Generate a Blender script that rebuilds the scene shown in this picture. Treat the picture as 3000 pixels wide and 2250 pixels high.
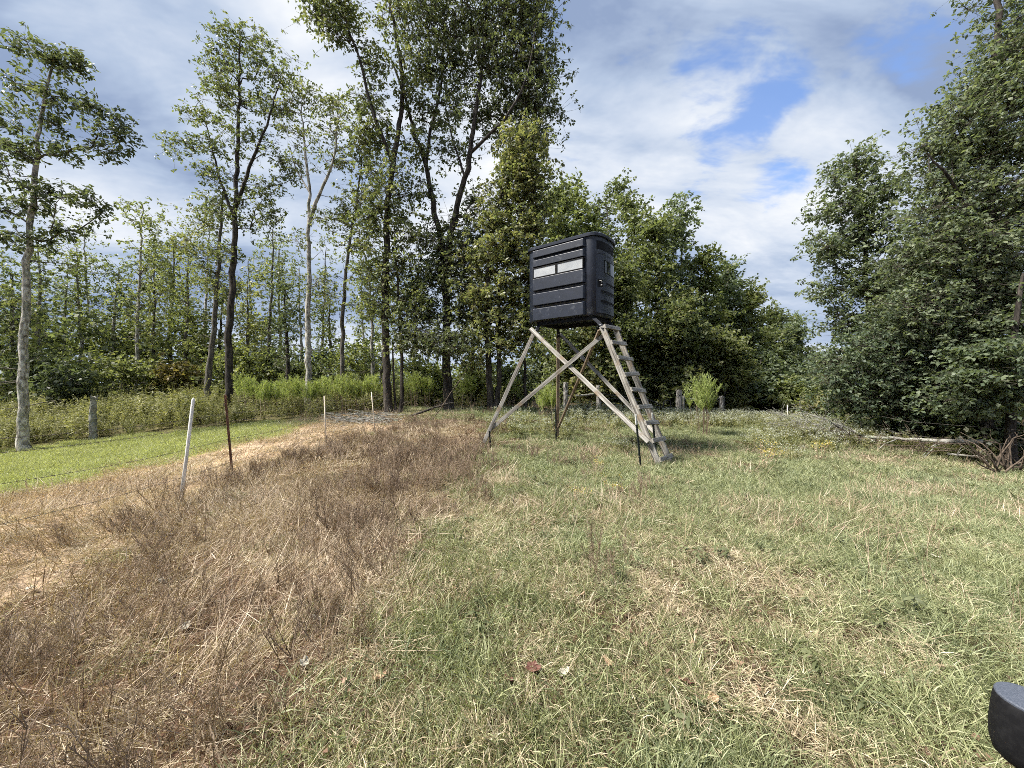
import bpy, math
import numpy as np
from mathutils import Vector, Matrix

sc = bpy.context.scene
for o in list(bpy.data.objects):
    bpy.data.objects.remove(o, do_unlink=True)
C = sc.collection
RAD = math.radians

# ------------------------------------------------------------------ camera
F = 1127.0          # focal length in pixels of the 3000 x 2250 photograph
EYE = 1.55
cam_d = bpy.data.cameras.new('camera')
cam_d.sensor_fit = 'HORIZONTAL'
cam_d.sensor_width = 36.0
cam_d.lens = 36.0 * F / 3000.0
cam_d.clip_start = 0.05
cam_d.clip_end = 3000
cam = bpy.data.objects.new('camera', cam_d)
cam.location = (0, 0, EYE)
cam.rotation_euler = (RAD(90), 0, 0)
C.objects.link(cam)
sc.camera = cam

# ------------------------------------------------------------------ sun, sky, exposure
SUN_DIR = Vector((-0.75, -0.20, 1.0)).normalized()     # towards the sun
sun_d = bpy.data.lights.new('sun', 'SUN')
sun_d.energy = 4.8
sun_d.angle = RAD(12)
sun_d.color = (1.0, 0.95, 0.87)
sun = bpy.data.objects.new('sun', sun_d)
sun.rotation_euler = SUN_DIR.to_track_quat('Z', 'Y').to_euler()
C.objects.link(sun)
SUN_EL = math.asin(SUN_DIR.z)
SUN_ROT = math.atan2(SUN_DIR.x, SUN_DIR.y)

vs = sc.view_settings
vs.view_transform = 'Standard'
vs.look = 'None'
vs.gamma = 1.0
vs.exposure = 1.3
sc.cycles.max_bounces = 5
sc.cycles.diffuse_bounces = 3
sc.cycles.sample_clamp_indirect = 6.0
sc.cycles.glossy_bounces = 2
sc.cycles.transmission_bounces = 3
sc.cycles.use_denoising = False
sc.cycles.pixel_filter_type = 'BLACKMAN_HARRIS'
sc.cycles.filter_width = 0.9
sc.cycles.use_adaptive_sampling = True
sc.cycles.adaptive_threshold = 0.03
sc.cycles.adaptive_min_samples = 12


def px_dir(px, py):
    return Vector(((px - 1500) / F, 1.0, (1125 - py) / F)).normalized()


world = bpy.data.worlds.new('World')
sc.world = world
world.use_nodes = True
wt = world.node_tree
wt.nodes.clear()


def wn(kind, **kw):
    n = wt.nodes.new(kind)
    for k, v in kw.items():
        setattr(n, k, v)
    return n


def wl(a, b):
    wt.links.new(a, b)


def wmath(op, a, b=None, c=None, clamp=False):
    n = wn('ShaderNodeMath', operation=op, use_clamp=clamp)
    for i, v in enumerate((a, b, c)):
        if v is None:
            continue
        if isinstance(v, (int, float)):
            n.inputs[i].default_value = v
        else:
            wl(v, n.inputs[i])
    return n.outputs[0]


def wmaprange(v, a, b, c, d, smooth=True):
    n = wn('ShaderNodeMapRange')
    n.interpolation_type = 'SMOOTHSTEP' if smooth else 'LINEAR'
    wl(v, n.inputs[0])
    for i, x in enumerate((a, b, c, d)):
        n.inputs[i + 1].default_value = x
    return n.outputs[0]


sky = wn('ShaderNodeTexSky')
sky.sky_type = 'NISHITA'
sky.sun_disc = False
sky.sun_elevation = SUN_EL
sky.sun_rotation = SUN_ROT
tc = wn('ShaderNodeTexCoord')
D = tc.outputs['Generated']
sep = wn('ShaderNodeSeparateXYZ')
wl(D, sep.inputs[0])
zc = wmath('ADD', wmath('ABSOLUTE', sep.outputs[2]), 0.26)
comb = wn('ShaderNodeCombineXYZ')
wl(wmath('DIVIDE', sep.outputs[0], zc), comb.inputs[0])
wl(wmath('DIVIDE', sep.outputs[1], zc), comb.inputs[1])


def cloud_noise(rot, scl, scale, detail, rough, dist, off):
    m = wn('ShaderNodeMapping')
    m.inputs['Rotation'].default_value = (0, 0, RAD(rot))
    m.inputs['Scale'].default_value = scl
    m.inputs['Location'].default_value = off
    wl(comb.outputs[0], m.inputs[0])
    n = wn('ShaderNodeTexNoise')
    n.inputs['Scale'].default_value = scale
    n.inputs['Detail'].default_value = detail
    n.inputs['Roughness'].default_value = rough
    n.inputs['Distortion'].default_value = dist
    wl(m.outputs[0], n.inputs['Vector'])
    return n.outputs['Fac']


def spot(px, py, inner, outer, amp):
    """soft patch of sky round the direction of a photograph pixel (degrees)"""
    d = px_dir(px, py)
    n = wn('ShaderNodeVectorMath', operation='DOT_PRODUCT')
    wl(D, n.inputs[0])
    n.inputs[1].default_value = d
    return wmath('MULTIPLY', wmaprange(n.outputs['Value'], math.cos(RAD(outer)), math.cos(RAD(inner)), 0, 1), amp)


n_big = cloud_noise(-28, (1.0, 2.3, 1), 0.62, 3, 0.5, 0.6, (3.1, 1.7, 0))
n_mid = cloud_noise(-24, (1.0, 1.9, 1), 1.7, 5, 0.58, 0.45, (0.4, 2.2, 0))
n_fine = cloud_noise(-20, (1.0, 1.5, 1), 5.0, 5, 0.64, 0.3, (5.0, 0.3, 0))
# thickness of the cloud sheet: thin -> blue shows
hole = wmath('ADD', spot(2150, 260, 1, 9, 0.24), spot(2660, 60, 1, 6, 0.15))
for hx in ((2280, 565, 0.3, 5, 0.20), (1905, 130, 0.5, 6, 0.13), (2070, 560, 0.3, 5, 0.12), (1665, 440, 0.2, 4, 0.16), (2330, 330, 0.5, 7, 0.08)):
    hole = wmath('ADD', hole, spot(*hx))
thick = wmath('ADD', wmath('MULTIPLY', n_mid, 0.68), wmath('MULTIPLY', n_fine, 0.42))
thick = wmath('SUBTRACT', thick, hole)
cover = wmaprange(thick, 0.26, 0.42, 0.10, 1.0)
# brightness of the cloud
glow = wmath('ADD', spot(1200, 420, 2, 26, 0.17), spot(440, 215, 1, 9, 0.12))
for hx in ((1950, 480, 1, 12, 0.06), (300, 620, 1, 8, 0.08), (820, 130, 1, 10, 0.05), (2450, 480, 1, 12, 0.05), (2300, 760, 1, 12, 0.07)):
    glow = wmath('ADD', glow, spot(*hx))
for hx in ((370, 420, 1, 9, 0.13), (640, 100, 1, 8, 0.10), (60, 60, 1, 12, 0.06), (1750, 300, 1, 13, 0.05)):
    glow = wmath('SUBTRACT', glow, spot(*hx))
br = wmath('ADD', wmath('MULTIPLY', n_big, 0.50), wmath('MULTIPLY', n_mid, 0.58))
br = wmath('ADD', br, wmath('MULTIPLY', n_fine, 0.14))
br = wmath('ADD', wmath('MULTIPLY', wmath('SUBTRACT', br, 0.610), 1.22), wmath('ADD', glow, 0.642))
ramp = wn('ShaderNodeValToRGB')
cr = ramp.color_ramp
cr.elements[0].position = 0.52
cr.elements[0].color = (0.826, 1.077, 1.616, 1)
cr.elements[1].position = 0.92
cr.elements[1].color = (2.807, 2.838, 2.869, 1)
e = cr.elements.new(0.63)
e.color = (1.301, 1.582, 2.074, 1)
e = cr.elements.new(0.75)
e.color = (1.923, 2.125, 2.462, 1)
wl(br, ramp.inputs[0])
blue = wn('ShaderNodeMix', data_type='RGBA', blend_type='MULTIPLY')
blue.inputs[0].default_value = 1.0
wl(sky.outputs[0], blue.inputs[6])
blue.inputs[7].default_value = (0.60, 0.66, 0.78, 1)
mix = wn('ShaderNodeMix', data_type='RGBA')
wl(cover, mix.inputs[0])
wl(blue.outputs[2], mix.inputs[6])
wl(ramp.outputs[0], mix.inputs[7])
bg = wn('ShaderNodeBackground')
bg.inputs[1].default_value = 0.15
wl(mix.outputs[2], bg.inputs[0])
wo = wn('ShaderNodeOutputWorld')
wl(bg.outputs[0], wo.inputs[0])

# ------------------------------------------------------------------ helpers


def W(px, py, Y):
    """photograph pixel at depth Y -> world point"""
    return np.array(((px - 1500) / F * Y, Y, EYE - (py - 1125) / F * Y))


def props(o, label=None, cat=None, group=None, kind=None):
    if label:
        o['label'] = label
    if cat:
        o['category'] = cat
    if group:
        o['group'] = group
    if kind:
        o['kind'] = kind
    return o


def empty(name, loc, label, cat, group=None):
    o = bpy.data.objects.new(name, None)
    o.empty_display_size = 0.2
    o.location = loc
    C.objects.link(o)
    return props(o, label, cat, group)


def quad_mesh(name, V, Q, cv=None, smooth=False):
    V = np.asarray(V, np.float32)
    Q = np.asarray(Q, np.int32)
    me = bpy.data.meshes.new(name)
    me.vertices.add(len(V))
    me.vertices.foreach_set('co', V.ravel())
    me.loops.add(Q.size)
    me.loops.foreach_set('vertex_index', Q.ravel())
    me.polygons.add(len(Q))
    me.polygons.foreach_set('loop_start', np.arange(0, Q.size, 4, dtype=np.int32))
    if smooth:
        me.polygons.foreach_set('use_smooth', np.ones(len(Q), bool))
    me.update(calc_edges=True)
    if cv is not None:
        a = me.attributes.new('cv', 'FLOAT', 'FACE')
        a.data.foreach_set('value', np.asarray(cv, np.float32))
    return me


def link(name, me, mat=None, parent=None):
    o = bpy.data.objects.new(name, me)
    if mat is not None and len(me.materials) == 0:
        me.materials.append(mat)
    C.objects.link(o)
    if parent is not None:
        o.parent = parent
    return o


class MB:
    """collects shapes into one mesh"""

    def __init__(s):
        s.v, s.f = [], []

    def add(s, v, f):
        n = len(s.v)
        s.v += [tuple(p) for p in v]
        s.f += [tuple(i + n for i in q) for q in f]
        return s

    def box(s, c, size, M=None):
        x, y, z = (d / 2 for d in size)
        v = [Vector((a * x, b * y, e * z)) for a in (-1, 1) for b in (-1, 1) for e in (-1, 1)]
        if M is not None:
            v = [M @ p for p in v]
        v = [p + Vector(c) for p in v]
        return s.add(v, [(0, 1, 3, 2), (4, 6, 7, 5), (0, 4, 5, 1), (2, 3, 7, 6), (0, 2, 6, 4), (1, 5, 7, 3)])

    def tube(s, pts, radii, k=8, cap=True):
        V, Q = tube(pts, radii, k)
        n = len(pts)
        f = [tuple(q) for q in Q]
        if cap:
            f.append(tuple(range(k))[::-1])
            f.append(tuple(range((n - 1) * k, n * k)))
        return s.add(V, f)

    def lathe(s, prof, k=24, M=None):
        v = []
        for r, z in prof:
            for i in range(k):
                a = 2 * math.pi * i / k
                p = Vector((r * math.cos(a), r * math.sin(a), z))
                v.append(M @ p if M is not None else p)
        f = []
        for j in range(len(prof) - 1):
            for i in range(k):
                f.append((j * k + i, j * k + (i + 1) % k, (j + 1) * k + (i + 1) % k, (j + 1) * k + i))
        f.append(tuple(range(k))[::-1])
        f.append(tuple(range((len(prof) - 1) * k, len(prof) * k)))
        return s.add(v, f)

    def build(s, name, mat, parent=None, smooth=False, bevel=0.0):
        me = bpy.data.meshes.new(name)
        me.from_pydata(s.v, [], s.f)
        me.update()
        if smooth:
            me.polygons.foreach_set('use_smooth', np.ones(len(me.polygons), bool))
        o = link(name, me, mat, parent)
        if bevel:
            b = o.modifiers.new('bevel', 'BEVEL')
            b.width = bevel
            b.segments = 2
            b.limit_method = 'ANGLE'
        return o


def tube(pts, radii, k=6):
    P = np.asarray(pts, float)
    n = len(P)
    r = np.asarray(radii, float) * np.ones(n)
    T = np.gradient(P, axis=0)
    T /= np.linalg.norm(T, axis=1, keepdims=True) + 1e-9
    ref = np.array((0.31, 0.95, 0.05)) if abs(T[:, 2]).mean() > 0.6 else np.array((0.05, 0.1, 0.99))
    A = np.cross(T, ref)
    A /= np.linalg.norm(A, axis=1, keepdims=True) + 1e-9
    B = np.cross(T, A)
    ang = np.arange(k) * 2 * np.pi / k
    V = P[:, None, :] + r[:, None, None] * (np.cos(ang)[None, :, None] * A[:, None, :] + np.sin(ang)[None, :, None] * B[:, None, :])
    i = np.arange(n - 1)[:, None] * k
    j = np.arange(k)[None, :]
    j2 = (j + 1) % k
    Q = np.stack((i + j, i + j2, i + k + j2, i + k + j), -1).reshape(-1, 4)
    return V.reshape(-1, 3), Q


class QB:
    """collects quad arrays quickly"""

    def __init__(s):
        s.V, s.Q, s.c, s.n = [], [], [], 0

    def add(s, V, Q, cv=0.5):
        s.V.append(V)
        s.Q.append(np.asarray(Q) + s.n)
        s.c.append(np.full(len(Q), cv) if np.isscalar(cv) else np.asarray(cv))
        s.n += len(V)

    def mesh(s, name, smooth=False):
        return quad_mesh(name, np.concatenate(s.V), np.concatenate(s.Q), np.concatenate(s.c), smooth)


def vnoise(x, y, scale, seed=0):
    """cheap value noise, 0..1"""
    x = np.asarray(x, float) / scale + 1000 + seed * 17.3
    y = np.asarray(y, float) / scale + 1000 + seed * 9.1
    xi, yi = np.floor(x).astype(np.int64), np.floor(y).astype(np.int64)
    fx, fy = x - xi, y - yi
    fx, fy = fx * fx * (3 - 2 * fx), fy * fy * (3 - 2 * fy)

    def h(a, b):
        v = (a * 374761393 + b * 668265263 + seed * 974711) & 0x7fffffff
        v = ((v ^ (v >> 13)) * 1274126177) & 0x7fffffff
        return ((v ^ (v >> 16)) & 0xffff) / 65535.0
    return (h(xi, yi) * (1 - fx) + h(xi + 1, yi) * fx) * (1 - fy) + (h(xi, yi + 1) * (1 - fx) + h(xi + 1, yi + 1) * fx) * fy


# ------------------------------------------------------------------ materials


def new_mat(name):
    m = bpy.data.materials.new(name)
    m.use_nodes = True
    nt = m.node_tree
    nt.nodes.clear()
    out = nt.nodes.new('ShaderNodeOutputMaterial')
    return m, nt, out


def N(nt, kind, **kw):
    n = nt.nodes.new(kind)
    for k, v in kw.items():
        if k.startswith('_'):
            n.inputs[k[1:].replace('_', ' ')].default_value = v
        else:
            setattr(n, k, v)
    return n


def ramp_node(nt, cols):
    r = nt.nodes.new('ShaderNodeValToRGB')
    el = r.color_ramp.elements
    while len(el) > 1:
        el.remove(el[-1])
    for i, (p, c) in enumerate(cols):
        e = el[0] if i == 0 else el.new(p)
        e.position = p
        e.color = (*c, 1)
    return r


def foliage_mat(name, cols, trans=0.35, rough=0.5, rand=0.35, spec=0.35):
    """leaf or blade: colour from the piece's own random value and the plant's"""
    m, nt, out = new_mat(name)
    at = N(nt, 'ShaderNodeAttribute', attribute_name='cv')
    oi = N(nt, 'ShaderNodeObjectInfo')
    mx = N(nt, 'ShaderNodeMix', data_type='FLOAT')
    mx.inputs[0].default_value = rand
    nt.links.new(at.outputs['Fac'], mx.inputs[2])
    nt.links.new(oi.outputs['Random'], mx.inputs[3])
    r = ramp_node(nt, [(i / (len(cols) - 1), c) for i, c in enumerate(cols)])
    nt.links.new(mx.outputs[0], r.inputs[0])
    p = N(nt, 'ShaderNodeBsdfPrincipled', _Roughness=rough)
    p.inputs['Specular IOR Level'].default_value = spec
    nt.links.new(r.outputs[0], p.inputs['Base Color'])
    t = N(nt, 'ShaderNodeBsdfTranslucent')
    br = N(nt, 'ShaderNodeMix', data_type='RGBA', blend_type='MULTIPLY')
    br.inputs[0].default_value = 1
    br.inputs[7].default_value = (1.25, 1.3, 0.7, 1)
    nt.links.new(r.outputs[0], br.inputs[6])
    nt.links.new(br.outputs[2], t.inputs[0])
    ms = N(nt, 'ShaderNodeMixShader')
    ms.inputs[0].default_value = trans
    nt.links.new(p.outputs[0], ms.inputs[1])
    nt.links.new(t.outputs[0], ms.inputs[2])
    nt.links.new(ms.outputs[0], out.inputs[0])
    return m


def noise_mat(name, cols, scale=8, stretch=(1, 1, 1), detail=6, rough=0.85, bump=0.3, dist=0.01, spec=0.3, nrough=0.6, second=None):
    m, nt, out = new_mat(name)
    tc = N(nt, 'ShaderNodeTexCoord')
    mp = N(nt, 'ShaderNodeMapping')
    mp.inputs['Scale'].default_value = stretch
    nt.links.new(tc.outputs['Object'], mp.inputs[0])
    n = N(nt, 'ShaderNodeTexNoise', _Scale=scale, _Detail=detail, _Roughness=nrough)
    nt.links.new(mp.outputs[0], n.inputs['Vector'])
    r = ramp_node(nt, cols)
    nt.links.new(n.outputs['Fac'], r.inputs[0])
    col = r.outputs[0]
    if second:
        s_scale, s_col, lo, hi = second
        n2 = N(nt, 'ShaderNodeTexNoise', _Scale=s_scale, _Detail=4)
        nt.links.new(tc.outputs['Object'], n2.inputs['Vector'])
        mr = N(nt, 'ShaderNodeMapRange')
        mr.inputs[1].default_value = lo
        mr.inputs[2].default_value = hi
        nt.links.new(n2.outputs['Fac'], mr.inputs[0])
        mx = N(nt, 'ShaderNodeMix', data_type='RGBA')
        nt.links.new(mr.outputs[0], mx.inputs[0])
        nt.links.new(col, mx.inputs[6])
        mx.inputs[7].default_value = (*s_col, 1)
        col = mx.outputs[2]
    p = N(nt, 'ShaderNodeBsdfPrincipled', _Roughness=rough)
    p.inputs['Specular IOR Level'].default_value = spec
    nt.links.new(col, p.inputs['Base Color'])
    if bump:
        b = N(nt, 'ShaderNodeBump', _Strength=bump, _Distance=dist)
        nt.links.new(n.outputs['Fac'], b.inputs['Height'])
        nt.links.new(b.outputs[0], p.inputs['Normal'])
    nt.links.new(p.outputs[0], out.inputs[0])
    return m


M = {}
M['bark_pale'] = noise_mat('bark_pale', [(0.34, (.09, .08, .065)), (0.48, (.27, .25, .215)), (0.62, (.50, .48, .44))], 13, (1, 1, .45), bump=.8, dist=.03, second=(3, (.13, .14, .10), .52, .7))
M['bark_grey'] = noise_mat('bark_grey', [(0.34, (.04, .035, .028)), (0.55, (.115, .104, .087)), (0.7, (.24, .22, .19))], 10, (1, 1, .25), bump=.9, dist=.04)
M['bark_dark'] = noise_mat('bark_dark', [(0.35, (.014, .011, .009)), (0.55, (.048, .040, .033)), (0.72, (.125, .11, .09))], 11, (1, 1, .22), bump=1, dist=.05)
M['limb'] = noise_mat('limb', [(0.35, (.035, .03, .024)), (0.65, (.12, .105, .085))], 9, bump=.3)
M['limb_pale'] = noise_mat('limb_pale', [(0.35, (.11, .10, .085)), (0.65, (.28, .26, .22))], 9, bump=.3)
M['leaf_oak'] = foliage_mat('leaf_oak', [(0.0812, 0.1014, 0.0526), (0.1421, 0.1696, 0.0816), (0.2288, 0.2299, 0.113), (0.3106, 0.2689, 0.1336)], 0.46, .42)
M['leaf_oak_dark'] = foliage_mat('leaf_oak_dark', [(0.0596, 0.0771, 0.0478), (0.1057, 0.1288, 0.0729), (0.158, 0.1733, 0.0954)], 0.46, .42)
M['leaf_yellow'] = foliage_mat('leaf_yellow', [(0.0916, 0.1139, 0.0411), (0.1782, 0.1912, 0.0656), (0.2781, 0.2548, 0.0894), (0.3216, 0.2356, 0.0955)], 0.50, .5)
M['leaf_fresh'] = foliage_mat('leaf_fresh', [(0.079, 0.117, 0.0417), (0.1437, 0.1883, 0.0651), (0.2076, 0.252, 0.0876)], 0.50, .5)
M['leaf_blue'] = foliage_mat('leaf_blue', [(0.0882, 0.1202, 0.0781), (0.154, 0.1872, 0.1149), (0.2169, 0.2433, 0.1368)], 0.46, .45)
M['leaf_right'] = foliage_mat('leaf_right', [(0.0582, 0.0839, 0.059), (0.1073, 0.1421, 0.0915), (0.1715, 0.2019, 0.1259), (0.2413, 0.2706, 0.1689)], 0.42, .5, spec=.25)
M['leaf_woods'] = foliage_mat('leaf_woods', [(.075, .095, .05), (.125, .15, .075), (.18, .20, .095), (.24, .235, .11)], .5, .5, .45)
M['leaf_woods_pale'] = foliage_mat('leaf_woods_pale', [(.10, .125, .055), (.16, .185, .075), (.22, .235, .10), (.27, .25, .12)], .5, .5, .45)
M['leaf_rust'] = foliage_mat('leaf_rust', [(.08, .085, .03), (.14, .12, .045), (.20, .145, .06)], .45, .55)
M['straw'] = foliage_mat('straw', [(.13, .095, .06), (.34, .27, .175), (.55, .465, .33), (.72, .645, .49)], .18, .6, .2)
M['straw_dark'] = foliage_mat('straw_dark', [(.08, .05, .033), (.26, .185, .12), (.50, .40, .29), (.70, .61, .48)], .15, .65, .15)
M['grass_dry_green'] = foliage_mat('grass_dry_green', [(.046, .054, .026), (.155, .175, .08), (.34, .36, .185), (.59, .565, .38)], .28, .55, .15)
M['grass_green'] = foliage_mat('grass_green', [(.055, .07, .036), (.155, .185, .095), (.32, .35, .195), (.50, .51, .32)], .28, .5, .2)
M['lawn'] = foliage_mat('lawn', [(.22, .235, .10), (.35, .365, .17), (.48, .48, .27)], .36, .5, .3)
M['dead_weed'] = foliage_mat('dead_weed', [(.07, .046, .032), (.16, .112, .078), (.29, .215, .155), (.44, .355, .265)], .12, .75, .5)
M['weed_green'] = foliage_mat('weed_green', [(0.1132, 0.1245, 0.0566), (0.2218, 0.2211, 0.0976), (0.3474, 0.3258, 0.1586)], .38, .55, .4)
M['fennel'] = foliage_mat('fennel', [(.20, .25, .08), (.30, .35, .125), (.42, .45, .19)], .42, .55, .3)
M['weed_broad'] = foliage_mat('weed_broad', [(.06, .07, .035), (.12, .135, .065), (.22, .23, .12)], .3, .5, .5)
M['petal_white'] = foliage_mat('petal_white', [(.32, .34, .27), (.50, .51, .45)], .3, .6)
M['petal_yellow'] = foliage_mat('petal_yellow', [(.45, .35, .06), (.62, .50, .12)], .3, .6)
M['wood'] = noise_mat('weathered_wood', [(0.32, (.035, .03, .026)), (0.44, (.16, .147, .128)), (0.57, (.31, .295, .265)), (0.76, (.45, .435, .40))], 9, (.16, 3.2, 3.2), detail=9, bump=.7, dist=.006, second=(3.2, (.19, .14, .09), .54, .72))
M['wood_brown'] = noise_mat('brown_wood', [(0.28, (.07, .052, .035)), (0.5, (.20, .15, .105)), (0.7, (.34, .27, .20))], 9, (.16, 3.2, 3.2), detail=9, bump=.7, dist=.006)
M['post_wood'] = noise_mat('post_wood', [(0.36, (.06, .052, .045)), (0.5, (.25, .235, .21)), (0.66, (.52, .50, .46))], 14, (1.6, 1.6, .3), detail=8, bump=1, dist=.02)
M['plastic'] = noise_mat('black_plastic', [(0.35, (.005, .008, .016)), (0.60, (.009, .013, .025)), (0.78, (.030, .037, .052))], 4.2, (1, 1, 1.6), detail=10, rough=.42, bump=.08, dist=.004, spec=.5, nrough=.7, second=(7, (.070, .076, .088), .60, .82))
M['plastic_black'] = noise_mat('dark_plastic', [(0.4, (.006, .006, .007)), (0.7, (.012, .012, .013))], 60, rough=.7, bump=.15, dist=.0006, spec=.15)
M['pane'] = noise_mat('pale_pane', [(0.3, (.25, .265, .28)), (0.7, (.36, .375, .385))], 2.5, rough=.16, bump=0, spec=.6)
M['dark_glass'] = noise_mat('dark_glass', [(0.4, (.012, .014, .016)), (0.6, (.02, .022, .024))], 3, rough=.04, bump=0, spec=.8)
M['steel_dark'] = noise_mat('dark_steel', [(0.4, (.010, .011, .014)), (0.7, (.022, .024, .03))], 12, rough=.7, bump=.1, dist=.002, spec=.15)
M['bright_metal'] = noise_mat('bright_metal', [(0.4, (.55, .55, .55)), (0.7, (.75, .75, .74))], 12, rough=.35, bump=0)
M['rust'] = noise_mat('rust', [(0.35, (.05, .028, .018)), (0.55, (.17, .085, .05)), (0.72, (.27, .20, .16))], 22, (1, 1, .5), rough=.85, bump=.5, dist=.003)
M['t_green'] = noise_mat('post_green', [(0.4, (.010, .014, .012)), (0.7, (.03, .036, .03))], 20, rough=.6, bump=.3, dist=.002)
M['white_paint'] = noise_mat('white_paint', [(0.35, (.48, .47, .43)), (0.6, (.74, .73, .69))], 14, (1, 1, .2), rough=.55, bump=.2, dist=.002)
M['pale_rod'] = noise_mat('pale_rod', [(0.35, (.42, .36, .28)), (0.65, (.62, .56, .46))], 14, rough=.6, bump=.2, dist=.002)
M['wire'] = noise_mat('wire', [(0.35, (.05, .043, .037)), (0.65, (.15, .135, .12))], 40, rough=.6, bump=0)
M['dead_wood'] = noise_mat('dead_wood', [(0.3, (.07, .065, .055)), (0.5, (.22, .21, .185)), (0.7, (.40, .39, .36))], 7, (1, 1, 1), bump=.6, dist=.01, second=(4, (.16, .18, .12), .5, .7))
M['dead_wood_brown'] = noise_mat('dead_wood_brown', [(0.3, (.035, .025, .018)), (0.6, (.13, .10, .075))], 8, bump=.5, dist=.01)
M['dry_leaf'] = noise_mat('dry_leaf', [(0.3, (.20, .12, .065)), (0.6, (.40, .28, .18))], 30, rough=.7, bump=.3, dist=.004)
M['pale_leaf'] = noise_mat('pale_leaf', [(0.3, (.27, .25, .20)), (0.6, (.44, .41, .34))], 30, rough=.7, bump=.3, dist=.004)
M['red_leaf'] = noise_mat('red_leaf', [(0.3, (.06, .024, .018)), (0.6, (.12, .052, .038))], 30, rough=.7, bump=.3, dist=.004)

# ------------------------------------------------------------------ ground
CP = [(0, 0, 0), (-3, 2, 0), (3, 2, 0), (0, 4, 0.02), (-4.3, 4.95, 0), (-4.7, 6.4, .07), (-4.7, 9.7, .04), (-4.3, 11.8, .08),
      (-.8, 9.6, -.09), (3, 7.9, -.1), (1.36, 11.6, -.1), (0, 7, -.02), (-4.9, 3.4, -.02), (-2.5, 7, .05)]
CP += [tuple(W(*a)) for a in ((1140, 1208, 15.5), (1313, 1207, 16), (1437, 1205, 15), (72, 1322, 12), (0, 1432, 7.5), (600, 1310, 9),
                              (820, 1262, 11.5), (870, 1240, 13.5), (400, 1275, 13.5), (250, 1290, 13), (400, 1190, 21), (125, 1190, 22),
                              (668, 1195, 18), (1985, 1215, 21), (2115, 1212, 20.5), (2500, 1290, 12), (2960, 1385, 9), (2300, 1250, 15),
                              (2400, 1200, 30), (1900, 1195, 28), (3000, 1480, 6), (3000, 1720, 3), (-400, 1400, 9))]
CP += [(-60, 60, .3), (0, 80, 0), (60, 60, -.6), (60, 10, -1.0), (-60, 10, -.3), (0, -40, .2), (-40, -40, 0), (40, -40, 0), (-25, 35, .6)]
CP = np.array(CP)


def _phi(a, b):
    d2 = ((a[:, None, :2] - b[None, :, :2]) ** 2).sum(-1)
    return np.sqrt(d2 + 4.0)


_A = _phi(CP, CP) + np.eye(len(CP)) * -0.15
_wts = np.linalg.solve(_A, CP[:, 2])


def H(x, y):
    x, y = np.broadcast_arrays(np.asarray(x, float), np.asarray(y, float))
    sh = x.shape
    p = np.stack((x.ravel(), y.ravel()), 1)
    out = np.empty(len(p))
    for i in range(0, len(p), 20000):
        out[i:i + 20000] = _phi(p[i:i + 20000], CP) @ _wts
    r = np.hypot(p[:, 0], p[:, 1])
    fade = np.clip((r - 55) / 50, 0, 1)
    out = np.clip(out, -1.6, 1.6) * (1 - fade)
    out += ((vnoise(p[:, 0], p[:, 1], .7, 3) - .5) * .07 + (vnoise(p[:, 0], p[:, 1], 2.3, 5) - .5) * .14) * np.clip(1 - r / 60, 0, 1)
    return out.reshape(sh)


def h1(x, y):
    return float(H(np.array([x]), np.array([y]))[0])


def project(x, y, z):
    yy = np.maximum(y, 0.05)
    return 1500 + F * x / yy, 1125 + F * (EYE - z) / yy


def in_poly(px, py, poly):
    c = np.zeros(px.shape, bool)
    n = len(poly)
    j = n - 1
    for i in range(n):
        (xi, yi), (xj, yj) = poly[i], poly[j]
        c ^= ((yi > py) != (yj > py)) & (px < (xj - xi) * (py - yi) / (yj - yi + 1e-9) + xi)
        j = i
    return c


Z_LAWN = [(-3000, 1760), (-600, 1570), (0, 1460), (300, 1398), (600, 1328), (820, 1274), (880, 1246), (780, 1240), (500, 1264), (250, 1293), (0, 1327), (-600, 1395), (-3000, 1560)]
Z_TRACK = [(-3000, 2450), (-600, 2000), (0, 1765), (200, 1665), (430, 1545), (650, 1425), (860, 1335), (1010, 1290), (1180, 1245), (1180, 1205), (1010, 1213), (880, 1243), (820, 1274), (600, 1328), (300, 1398), (0, 1460), (-600, 1570), (-3000, 1760)]
Z_BROWN = [(-3000, 4000), (-3000, 2450), (-600, 2000), (0, 1765), (200, 1665), (430, 1545), (650, 1425), (860, 1335), (1010, 1290), (1180, 1245), (1420, 1215), (1440, 1260), (1400, 1330), (1330, 1420), (1230, 1600), (1060, 1800), (930, 2050), (860, 2300), (500, 4000)]
Z_WEEDS = [(-3000, 1560), (-600, 1395), (0, 1327), (250, 1293), (500, 1264), (780, 1240), (1010, 1213), (1150, 1205), (1150, 1100), (-3000, 1100)]


def zones(x, y, wob=1.0):
    z = H(x, y)
    px, py = project(x, y, z)
    s = wob * np.clip(60 / np.maximum(y, 1) * 4, 12, 150)
    px = px + (vnoise(x, y, .45, 21) - .5) * s * 1.6
    py = py + (vnoise(x, y, .45, 22) - .5) * s * .8
    zn = np.zeros(px.shape, int)                        # 0 mixed field
    ok = y > 0.8
    zn[ok & in_poly(px, py, Z_BROWN)] = 1
    zn[ok & in_poly(px, py, Z_TRACK)] = 2
    zn[ok & in_poly(px, py, Z_LAWN)] = 3
    zn[ok & in_poly(px, py, Z_WEEDS)] = 4
    zn[(zn == 0) & (y > 17.5)] = 5                      # woods floor
    zn[(zn == 0) & (px > 2350) & (py < 1140 + (px - 2350) * .37) & (y > 6)] = 5
    return zn, z, px, py


def graded(a, b, n, c):
    t = np.linspace(-1, 1, n)
    s = np.sinh(t * c) / np.sinh(c)
    return np.where(s < 0, -s * a, s * b)


gx = graded(-900, 900, 181, 6.2)
gy = graded(-300, 1500, 181, 6.2)
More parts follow.
